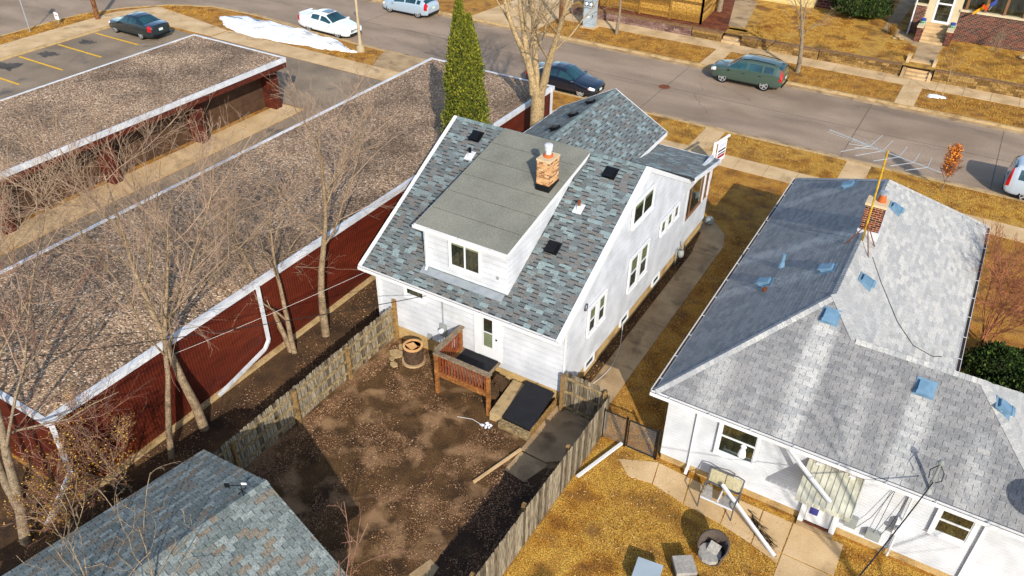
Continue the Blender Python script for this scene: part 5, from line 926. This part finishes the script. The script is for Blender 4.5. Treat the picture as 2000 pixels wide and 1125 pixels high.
tree('leafy_shrub', 'low leafy shrub at the foot of the white garage downspout', (-17.3, 5.9, 0), 3.0, .04, 43, (0, -.1), .1, 7, .8, 'bark2', 'twig2', None, ('leafy', .75), 1.0, 4, nleaf=2200, n3=6)
tree('budding_tree', 'small budding fruit tree in front of the shingled garage', (-11.2, 3.6, 0), 6.4, .07, 51, (-.12, .16), .5, 6, .5, 'bark2', 'bark2', None, None, .55, 2, .006, .36, 4, 3)
tree('budding_tree', 'thin whips of a young tree beside the shingled garage roof', (-8.9, 6.0, 0), 5.2, .035, 57, (-.05, .16), .4, 5, .5, 'twig2', 'twig2', None, None, .5, 2, .006, .4, 3, 2)
tree('maple_tree', 'tall maple with thick tan trunk by the front corner of the white house', (-17.1, 31.0, 0), 8.5, .24, 61, (-.05, .0), .2, 7, 1.0, 'maple', 'bark', None, None, .85, 4, .005, .5, zs=4.2, r_low=.4)
tree('street_tree', 'bare street tree near the grey utility cabinet', (-22.96, 53.1, 0), 7, .13, 66, (0, 0), .42, 6, .8, 'bark2', spread=.7)
tree('street_tree', 'bare street tree behind the green SUV', (-9.85, 52.5, 0), 7, .17, 68, (.06, 0), .3, 7, .9, 'bark2', spread=.7)
tb_ = tree('yard_tree', 'bare tree with a blue disc in the red mulch bed', (-17.95, 60.4, TZ), 8, .22, 70, (.02, 0), .35, 6, .8, 'bark2', spread=.6)
MB().lathe([(.01, 0), (.2, .01), (.2, .03), (.01, .035)], (-17.85, 60.12, TZ+1.2), 16, 'y').build('blue_disc', 'blue_v', tb_)
tree('sapling', 'slim leafless sapling beside a patch of snow', (-1.3, 52.93, 0), 3.3, .03, 72, (.03, 0), .5, 6, .4, 'maple', 'maple', None, None, .9, 1, .006, .35, 4, 2)
tree('oak_sapling', 'young oak sapling still holding orange leaves on the boulevard', (.35, 40.2, 0), 2.7, .03, 74, (.02, 0), .2, 14, 1.0, 'bark', 'twig2', None, ('leaf_o', 1.5), .55, 1, .004, .24, 6, 5, nleaf=2600, cloud=(1.65, .42, .85))
tree('twig_shrub', 'reddish leafless shrub beside the right eave of the hip roof house', (3.3, 28.0, 0), 4.4, .04, 76, (.02, -.05), .1, 7, 1.0, 'redtwig', 'redtwig', None, None, .8, 7, .005, .45)
tree('twig_shrub', 'dark leafless bush against the brick house front', (.6, 61.6, TZ), 1.7, .03, 78, (0, 0), .1, 5, .6, 'bark2', 'bark2', None, None, .9, 4, .006, .5, 4, 3)
tree('boulevard_tree', 'leafless tree at the top of the street corner', (-30.5, 54, 0), 7.5, .16, 81, (0, 0), .35, 6, .8, 'bark2', spread=.8)
tree('unseen_shadow_tree', 'unseen bare tree added to throw shadow on the grey hip roof', (7.9, 8.2, 0), 12, .22, 85, (-.03, .02), .45, 7, .7, 'bark', spread=.6)  # added out of frame for the shadow it throws on the roof
def conifer(name, label, base, spires, n, mt, core, seed, sz=.16):
    r = random.Random(seed); t = thing(name, label, 'tree', base); c = MB(); f = MB(); bz = V(base)
    MB().tube([bz, bz+V((0, 0, min(2, spires[0][2]*.4)))], [.14, .1], 8).build('trunk', 'bark', t)
    for (dx, dy, h, w_, nn) in spires:
        o = bz+V((dx, dy, 0)); prof = lambda s: w_*(min(1, (s*5+.25))*.98 if s < .16 else (1-((s-.16)/.84)**3.2))
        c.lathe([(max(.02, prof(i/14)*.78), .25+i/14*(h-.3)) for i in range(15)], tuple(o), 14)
        for i in range(nn):
            s = r.random()**1.15; a = r.random()*2*PI; z = .2+s*(h-.15); lump = 1+.34*noise.noise(V((math.cos(a)*2.2, math.sin(a)*2.2, z*1.1))+o)+.24*noise.noise(V((math.cos(a)*6, math.sin(a)*6, z*3))); rr = prof(s)*lump*r.uniform(.7, 1.1)+.02
            p = o+V((math.cos(a)*rr, math.sin(a)*rr, z)); out = V((math.cos(a), math.sin(a), 0)); d = (out*r.uniform(.25, .8)+V((0, 0, 1))+V((r.gauss(0, .25), r.gauss(0, .25), 0))).normalized(); u = d.cross(out.lerp(V((r.gauss(0, 1), r.gauss(0, 1), 0)), .5)).normalized(); L = sz*r.uniform(.5, 1.1)
            f.poly([p, p+d*L*.5+u*L*.32, p+d*L, p+d*L*.5-u*L*.32])
    c.build('crown_core', core, t, True); f.build('crown', mt, t, kind='stuff')
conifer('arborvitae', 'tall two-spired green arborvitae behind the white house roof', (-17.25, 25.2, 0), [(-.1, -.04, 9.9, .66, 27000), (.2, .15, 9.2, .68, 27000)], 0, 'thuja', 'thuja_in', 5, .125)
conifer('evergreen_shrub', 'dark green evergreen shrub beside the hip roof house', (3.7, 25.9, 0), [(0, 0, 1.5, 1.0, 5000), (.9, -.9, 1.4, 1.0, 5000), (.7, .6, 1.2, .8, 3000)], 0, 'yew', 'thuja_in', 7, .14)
conifer('evergreen_shrub', 'bushy evergreen in front of the burgundy block wall', (-9.2, 64.2, TZ), [(0, 0, 2.6, 1.3, 4500), (1.2, .3, 2.3, 1.2, 3500)], 0, 'yew', 'thuja_in', 9, .2)
conifer('evergreen_shrub', 'evergreen bough showing above the cedar fence', (-22.5, 58.6, TZ), [(0, 0, 2.6, 1.2, 3000)], 0, 'yew', 'thuja_in', 13, .2)
# ================================================================ FAR SIDE OF THE STREET
CF = thing('cedar_fence', 'tall cedar fence of horizontal boards above the pink block wall', 'fence', (-23, 56.6, TZ))
def hboards(x0, x1, y, dirv, L):
    n = int(L/2.4+.5)
    for k in range(n+1): p = V((x0, y, TZ))+V(dirv)*L*k/n; MB().box(p.x-.06, p.y-.08, TZ, p.x+.06, p.y+.04, TZ+1.95).build('post', 'cedarpost', CF)
    for k in range(n):
        for j in range(9):
            a = V((x0, y, TZ+.05+j*.205))+V(dirv)*(L*k/n+.06); b = V((x0, y, TZ+.05+j*.205))+V(dirv)*(L*(k+1)/n-.06); MB().beam(a+V((0, 0, .1)), b+V((0, 0, .1)), .03, .196).build('board', 'planks', CF)
hboards(-27.5, -18.0, 56.6, (1, 0, 0), 9.5); hboards(-18.0, -18.0, 56.6, (-.08, .997, 0), 5.5)
# brick house with porch
BH = thing('brick_house', 'red brick house with white-framed porch door and wide windows', 'house', (0, 64, TZ)); by = 62.9; z0 = TZ
def wallbricks(par, x0, x1, y, za, zb, bl=.42, bh=.15, mt='brick_r'):
    b = MB(); z = za; k = 0; MB().box(x0, y+.005, za-.3, x1, y+.3, zb).build('wall_core', 'dmortar', par)
    while z < zb-.02:
        x = x0-(k % 2)*bl/2
        while x < x1:
            a, e = max(x, x0), min(x+bl-.03, x1)
            if e-a > .05: b.box(a, y-.012-R.random()*.012, z, e, y+.02, min(z+bh-.03, zb))
            x += bl
        z += bh; k += 1
    b.build('brickwork', mt, par, kind='stuff')
wallbricks(BH, -2.1, 9, by, z0, z0+1.95, .25, .085); wallbricks(BH, -5.0, -4.2, by+.0, z0, z0+1.95, .25, .085); MB().box(-5.0, by+.3, z0, -4.8, by+9, z0+4).build('side_wall', 'brick_r', BH)
MB().box(-2.15, by-.1, z0+1.95, 9, by+.32, z0+2.08).build('sill', 'sillst', BH); MB().box(-5.05, by-.08, z0+1.95, -4.15, by+.32, z0+2.08).build('sill', 'sillst', BH)
for i in range(9):
    x = -1.9+i*1.15; MB().box(x, by+.02, z0+2.08, x+.16, by+.22, z0+3.8).build('mullion', 'woodwin', BH); MB().box(x+.16, by+.1, z0+2.12, x+1.15, by+.12, z0+3.8).build('pane', 'glass', BH)
MB().box(-2.1, by+.6, z0+2.08, 9, by+.65, z0+3.8).build('porch_interior', 'interior', BH); MB().box(-5.1, by-.3, z0+3.8, 9, by+9, z0+4.0).build('roof_soffit', 'sillst', BH); MB().box(-5.0, by+.06, z0+2.08, -4.2, by+.1, z0+3.8).build('side_light', 'glass', BH); MB().box(-5.0, by+.2, z0+2.08, -4.2, by+.25, z0+3.8).build('porch_interior', 'interior', BH)
dz = z0+.95; b = MB()
for x0, x1, za, zb in ((-3.72, -3.58, 0, 2.1), (-2.72, -2.58, 0, 2.1), (-3.58, -2.72, 0, .16), (-3.58, -2.72, 1.25, 1.35), (-3.58, -2.72, 2.0, 2.1)): b.box(x0, by-.02, dz+za, x1, by+.05, dz+zb)
do = b.build('porch_door', 'trim', BH, label='white framed glass storm door'); MB().box(-3.58, by+.01, dz+.16, -2.72, by+.02, dz+2.0).build('pane', 'glass', do); MB().box(-3.6, by+.4, dz, -2.7, by+.42, dz+2.0).build('hall', 'interior', do); b = MB(); b.box(-4.2, by, dz, -3.73, by+.06, dz+2.5); b.box(-2.57, by, dz, -2.1, by+.06, dz+2.5); b.box(-4.2, by, dz-.35, -2.1, by+.3, dz-.005); b.build('door_surround', 'sillst', BH)
for i in range(6): MB().box(-3.95, by-1.75+i*.3, z0, -2.5, by-.01, z0+.16*(i+1)).build('stair', 'conc', BH)
for x in (-4.32, -2.46):
    brickwork(BH, x, by-1.75, z0, x+.36, by-.02, z0+.95, .25, .085, 'brick_r', 'dmortar'); MB().box(x-.03, by-1.8, z0+.95, x+.39, by-.03, z0+1.03).build('pier_cap', 'sillst', BH)
for x, lq in ((-4.14, 'blue and green planter on the stair pier by the downspout'), (-2.28, 'blue and green planter on the stair pier by the flag')):
    t = thing('planter_pot', lq, 'planter', (x, by-.9, z0+1.03), 'planters on the stair piers'); MB().lathe([(.12, z0+1.03), (.17, z0+1.22), (.01, z0+1.22)], (x, by-.9, 0), 12).build('pot_body', 'pot2', t); MB().lathe([(.165, z0+1.22), (.185, z0+1.36), (.14, z0+1.36), (.01, z0+1.33)], (x, by-.9, 0), 12).build('pot_rim', 'pot1', t); b = MB()
    for k in range(5): a = k*1.25; b.ob((x+.15*math.cos(a), by-.9+.15*math.sin(a), z0+1.12), V((-math.sin(a), math.cos(a), 0))*.04, (0, 0, .03), V((math.cos(a), math.sin(a), 0))*.012)
    b.build('leaf_pattern', 'signd', t)
MB().tube([(-4.95, by-.1, z0+3.8), (-4.95, by-.1, z0+.3), (-4.95, by-.5, z0+.05)], .05, 8).build('downspout', 'steel', BH)
fl = thing('house_flag', 'yellow, red and blue banner hanging on the brick porch', 'flag', (-.6, by-.4, z0+2.4)); MB().tube([(-.5, by-.05, z0+2.3), (-.15, by-.9, z0+3.5)], .02, 6).build('pole', 'trim', fl); b1, b2 = MB(), MB()
for mb, s0, s1 in ((b1, .3, 1), (b2, 0, .3)):
    for i in range(8):
        s = s0+(s1-s0)*i/8; e = s0+(s1-s0)*(i+1)/8; f = lambda s, k: (-.2-s*1.15, by-.65-.15*math.sin(s*7)+k*.12, z0+3.2-s*1.0-k*.35); mb.poly([f(s, 0), f(e, 0), f(e, 1-.4*e), f(s, 1-.4*s)])
b1.build('banner', 'flagy', fl); b2.build('banner_stripe', 'flagb', fl); MB().ob((-.75, by-.72, z0+2.6), (.16, 0, -.14), (.04, 0, .05), (0, .012, 0)).build('red_device', 'flagr', fl)
b = MB()
for i in range(120):
    a = R.random()*6.3; p = V((-5.9+R.gauss(0, .12), 61.9+R.gauss(0, .12), TZ)); b.tube([p, p+V((math.cos(a)*.12, math.sin(a)*.12, R.uniform(.4, .8)))], .008, 3)
tag(b.build('dry_grass_clump', 'tuft'), 'clump of dry ornamental grass by the brick stair', 'grass clump')
for i, (x, y, s, lq) in enumerate([(-5.4, 61.4, .22, 'larger boulder under the brick house downspout'), (-5.1, 61.0, .18, 'middle boulder between downspout and stair'), (-5.55, 60.9, .15, 'smallest boulder beside the dry grass clump'), (2.4, 61.3, .3, 'lone grey boulder under the wide brick house windows')]): tag(MB().lathe([(s*.5, TZ), (s, TZ+s*.3), (s*.8, TZ+s*.7), (.02, TZ+s*.8)], (x, y, 0), 7).build('boulder', 'stone'), lq, 'boulder', 'boulders by the brick house')
YH = thing('yellow_house', 'pale yellow clapboard house wall beyond the mulch bed', 'house', (-14, 65, TZ)); MB().box(-16.2, 65.1, TZ, -12.1, 72, TZ+4).build('wall', 'yellowsid', YH)
for k in range(12): MB().prism([(-16.22, 65.07, TZ+.1+k*.2), (-16.22, 65.1, TZ+.3+k*.2), (-16.22, 65.1, TZ+.1+k*.2)], (4.15, 0, 0)).build('clapboard', 'yellowsid', YH)
UH = thing('burgundy_house', 'house with burgundy block foundation wall behind the straw lawn', 'house', (-9, 66, TZ)); wallbricks(UH, -12.0, -7.2, 65.6, TZ, TZ+2.4, .45, .2, 'burg')
# ================================================================ STREET FURNITURE
uc = thing('utility_cabinet', 'tall grey utility cabinet with two round meters on a concrete pad', 'cabinet', (-25.3, 53.4, 0)); MB().box(-25.85, 53.0, 0, -24.7, 53.95, .08).build('pad', 'conc', uc); MB().box(-25.7, 53.15, .08, -24.88, 53.75, 1.95).build('housing', 'cabinet', uc); MB().box(-25.75, 53.1, 1.95, -24.83, 53.8, 2.0).build('top', 'cabinet', uc)
for x in (-25.48, -25.1): MB().lathe([(.13, 0), (.12, -.05), (.02, -.06)], (x, 53.14, 1.72), 14, 'y').build('meter', 'lamp', uc); MB().box(x-.15, 53.135, 1.57, x+.15, 53.15, 1.87).build('meter_frame', 'black', uc)
MB().box(-25.7, 53.13, 1.42, -24.88, 53.15, 1.45).build('door_seam', 'frame', uc); MB().box(-24.96, 53.11, .85, -24.92, 53.15, 1.0).build('handle', 'black', uc)
for x in (-25.42, -25.28): MB().box(x, 53.138, .75, x+.07, 53.152, .88).build('sticker', 'signw', uc)
tag(MB().tube([(-27.3, 52.7, 0), (-27.25, 52.7, 9)], [.16, .12], 10).build('utility_pole', 'polewood'), 'brown wooden utility pole beside the grey cabinet', 'pole')
tag(MB().tube([(-56.5, 35.2, 0), (-56.5, 35.2, 10)], [.17, .13], 10).build('utility_pole', 'polewood'), 'wooden utility pole on the grass by the side street', 'pole')
sp = thing('street_sign', 'galvanised sign post leaning beside the side street', 'sign', (-57.9, 30.8, 0)); MB().tube([(-57.9, 30.8, 0), (-57.85, 30.8, 3.3)], .04, 6).build('post', 'galv', sp); MB().box(-58.1, 30.77, 2.7, -57.6, 30.79, 3.3).build('sign_plate', 'signw', sp)
s2_ = thing('yard_sign', 'small white sign near the wooden pole', 'sign', (-57.7, 32.9, 0)); MB().box(-57.95, 32.88, .35, -57.5, 32.9, .85).build('sign_plate', 'signw', s2_); MB().tube([(-57.72, 32.9, 0), (-57.72, 32.9, .35)], .02, 5).build('stake', 'galv', s2_); MB().box(-57.9, 32.872, .62, -57.55, 32.878, .68).build('stripe', 'signr', s2_)
lp = thing('street_lamp', 'slim concrete street lamp post by the snow bank', 'lamp post', (-35.9, 40.3, 0)); MB().lathe([(.28, 0), (.26, .35), (.14, .4), (.1, .9), (.07, 4.6)], (-35.9, 40.3, 0), 12).build('post', 'concpost', lp); MB().lathe([(.07, 4.6), (.1, 4.65), (.2, 5.1), (.22, 5.15), (.04, 5.35)], (-35.9, 40.3, 0), 10).build('lantern', 'signd', lp)
fs = thing('sale_sign', 'white real-estate post sign by the near sidewalk', 'sign', (-9.6, 35.3, 0)); MB().box(-9.66, 35.2, 0, -9.54, 35.32, 1.95).build('post', 'signw', fs); MB().beam((-9.6, 35.26, 1.9), (-9.35, 36.6, 1.9), .07, .09).build('arm', 'signw', fs)
d = V((.25, 1.34, 0)).normalized(); c = V((-9.6, 35.26, 0))+d*.75
def pan(name, z0, z1, w_, mt, off): MB().ob(c+V((0, 0, (z0+z1)/2)), d*w_, V((d.y, -d.x, 0))*off, V((0, 0, (z1-z0)/2))).build(name, mt, fs)
pan('panel', .75, 1.78, .42, 'signw', .012); pan('header', 1.45, 1.7, .36, 'signp', .014)
for k, (za, zb, mt) in enumerate(((1.28, 1.38, 'signd'), (1.12, 1.2, 'signd'), (.92, 1.08, 'signr'))): pan('print_band', za, zb, .36, mt, .014)
bb = thing('blue_bin', 'blue plastic recycling bin behind the wooden pole', 'bin', (-26.9, 56.3, TZ-.3)); MB().prism([(-27.15, 56.1, .3), (-26.65, 56.1, .3), (-26.65, 56.6, .3), (-27.15, 56.6, .3)], (0, 0, 1.0)).build('bin_body', 'bluebin', bb); MB().box(-27.2, 56.05, 1.3, -26.6, 56.65, 1.38).build('lid', 'bluebin', bb)
tag(MB().lathe([(.1, 0), (.22, .1), (.2, .25), (.12, .34), (.02, .36)], (-8.15, 31.1, .02), 9).build('stone_planter', 'grey_b'), 'small dark ornament at the front corner of the white house', 'ornament')
# ================================================================ SNOW
def snow(name, label, pts, h, seed):
    """mound over an outline"""
    cx = sum(p[0] for p in pts)/len(pts); cy = sum(p[1] for p in pts)/len(pts); out = []; n = len(pts); rr = random.Random(seed)
    for i in range(n):
        a, b = V(pts[i]), V(pts[(i+1) % n])
        for k in range(6): q = a.lerp(b, k/6); out.append(q+V((rr.gauss(0, .08), rr.gauss(0, .08))))
    mb = MB(); rings = 9; m_ = len(out)
    for j in range(rings+1):
        s = 1-j/rings
        for q in out:
            p = V((cx, cy))+(q-V((cx, cy)))*s; z = h*(1-s**2.2)**.6*(.75+.5*noise.noise(V((p.x*.9, p.y*.9, seed)))+.22*noise.noise(V((p.x*3, p.y*3, seed)))+.12*noise.noise(V((p.x*8, p.y*8, seed)))) if j else -.02; mb.v.append((p.x, p.y, z))
    for j in range(rings):
        for i in range(m_): a, b = j*m_+i, j*m_+(i+1) % m_; mb.f.append((a, b, b+m_, a+m_))
    tag(mb.build(name, 'snow', None, True), label, 'snow')
snow('snow_bank', 'long melting snow bank along the kerb by the white sedan', [(-49.7, 40.4), (-48, 39.3), (-45.4, 38.5), (-42, 38.65), (-39, 39.2), (-37.2, 39.6), (-36.4, 40.0), (-37.2, 40.3), (-38.3, 40.9), (-41.5, 41.25), (-45.6, 41.5), (-48.5, 41.2)], .55, 3)
snow('snow_patch', 'small patch of snow at the foot of the bare sapling', [(-2.05, 52.75), (-1.6, 52.6), (-1.15, 52.85), (-1.1, 53.05), (-1.7, 53.25), (-2.0, 53.1)], .14, 5)
snow('snow_patch', 'thin strip of snow leading to the street lamp', [(-37.1, 39.5), (-36.3, 39.65), (-35.9, 39.95), (-36.3, 40.0), (-37, 39.9)], .12, 7)
# ================================================================ LITTER AND TUFTS
def scatter(name, regions, n, size, mt, seed, upr=.35, z=.012, clump=0, cut=-.1):
    r = random.Random(seed); b = MB(); A_ = [(q[2]-q[0])*(q[3]-q[1]) for q in regions]; k = 0; tries = 0
    while k < n and tries < n*6:
        tries += 1; q = r.choices(regions, A_)[0]; x, y = r.uniform(q[0], q[2]), r.uniform(q[1], q[3]); zz = q[4] if len(q) > 4 else 0
        if clump and noise.noise(V((x*clump, y*clump, seed)))+.5*noise.noise(V((x*clump*3, y*clump*3, seed))) < cut+r.gauss(0, .12): continue
        a = r.random()*6.283; t = r.gauss(0, upr); u = V((math.cos(a), math.sin(a), 0)); v = V((-math.sin(a)*math.cos(t), math.cos(a)*math.cos(t), math.sin(t))); s = size*r.uniform(.5, 1.3); p = V((x, y, zz+z+abs(math.sin(t))*s*.6)); b.poly([p-u*s, p-v*s*.55, p+u*s, p+v*s*.55]); k += 1
    o = b.build(name, mt); o['kind'] = 'stuff'; return o
def tufts(name, regions, n, h, mt, seed, clump=.7, cut=-.25):
    r = random.Random(seed); b = MB(); A_ = [(q[2]-q[0])*(q[3]-q[1]) for q in regions]; k = 0
    for _ in range(n*3):
        if k >= n: break
        q = r.choices(regions, A_)[0]; x, y = r.uniform(q[0], q[2]), r.uniform(q[1], q[3]); zz = q[4] if len(q) > 4 else 0
        if noise.noise(V((x*clump, y*clump, seed))) < cut+r.gauss(0, .1): continue
        a = r.random()*6.283; d = V((r.gauss(0, .6), r.gauss(0, .6), 1)).normalized()*h*r.uniform(.5, 1.3); u = V((math.cos(a), math.sin(a), 0))*h*r.uniform(.15, .3); p = V((x, y, zz)); b.v += [tuple(p-u), tuple(p+u), tuple(p+d)]; i = len(b.v); b.f.append((i-3, i-2, i-1)); k += 1
    o = b.build(name, mt); o['kind'] = 'stuff'; return o
def lab(o, l, c): tag(o, l, c)
lab(scatter('fallen_leaves', [(-15.0, 5, -6.8, 17.2)], 42000, .022, 'litter', 1, clump=.8, cut=.03), 'dry leaf litter strewn over the bare soil yard', 'leaves')
lab(scatter('fallen_leaves', [(-15.0, 8.6, -14.4, 17), (-7.3, 5, -6.75, 15), (-14.8, 16.9, -12.4, 17.3)], 7000, .026, 'litter', 12, clump=1.2, cut=-.1), 'drifts of dry leaves along the yard fences', 'leaves')
lab(scatter('fallen_leaves', [(-18.0, 4.5, -15.2, 34)], 11000, .026, 'litter', 2, clump=.7, cut=-.05), 'fallen leaves in the bed between red wall and picket fence', 'leaves')
lab(scatter('fallen_leaves', [(-6.5, 8, .2, 16.6), (.9, 8, 5, 16.6)], 12000, .024, 'litter2', 3, clump=.6, cut=.08), 'golden leaf litter over the rear lawn', 'leaves')
lab(scatter('fallen_leaves', [(-8.25, 17.5, -8.0, 30.2), (-6.9, 17.2, -4.8, 32)], 5000, .024, 'litter2', 4), 'leaf litter along the side path', 'leaves')
lab(scatter('fallen_leaves', [(-28, 50.6, 5, 53.9), (-17.8, 38.4, 6, 41)], 12000, .032, 'litter2', 6, clump=.5, cut=-.05), 'brown leaf litter on the boulevards', 'leaves')
lab(tufts('lawn_grass', [(-6.5, 8, -.5, 15.7), (.85, 8, 5.4, 16.5)], 42000, .05, 'tuft', 5), 'short straw-coloured lawn behind the hip roof house', 'grass')
lab(tufts('lawn_grass', [(-6.9, 17, -4.7, 36.8), (-17.5, 32, -8.3, 36.8), (-4.7, 32, 9, 36.8)], 36000, .055, 'tuft', 7), 'dead lawn between and in front of the two white houses', 'grass')
lab(tufts('lawn_grass', [(-17.8, 38.4, -11.9, 41), (-10.7, 38.4, -4.3, 41), (-3, 38.4, 9, 41), (-28, 50.6, -15.8, 53.8), (-14.6, 50.6, -3.7, 53.8), (-2.4, 50.6, 9, 53.8)], 42000, .07, 'tuft', 8), 'dead grass strips along the kerbs', 'grass')
lab(tufts('lawn_grass', [(-14.5, 56, -7.2, 63.5, TZ), (-2.3, 56, 8, 62, TZ), (-5.8, 56, -4.1, 60, TZ)], 26000, .08, 'tuft', 9), 'straw lawn above the far retaining wall', 'grass')
lab(tufts('lawn_grass', [(-58.6, 20, -57.1, 36), (-55, 39.3, -47, 41.2), (-37.5, 38.7, -34.6, 41)], 9000, .09, 'tuft', 10), 'dead grass by the side street and snow bank', 'grass')
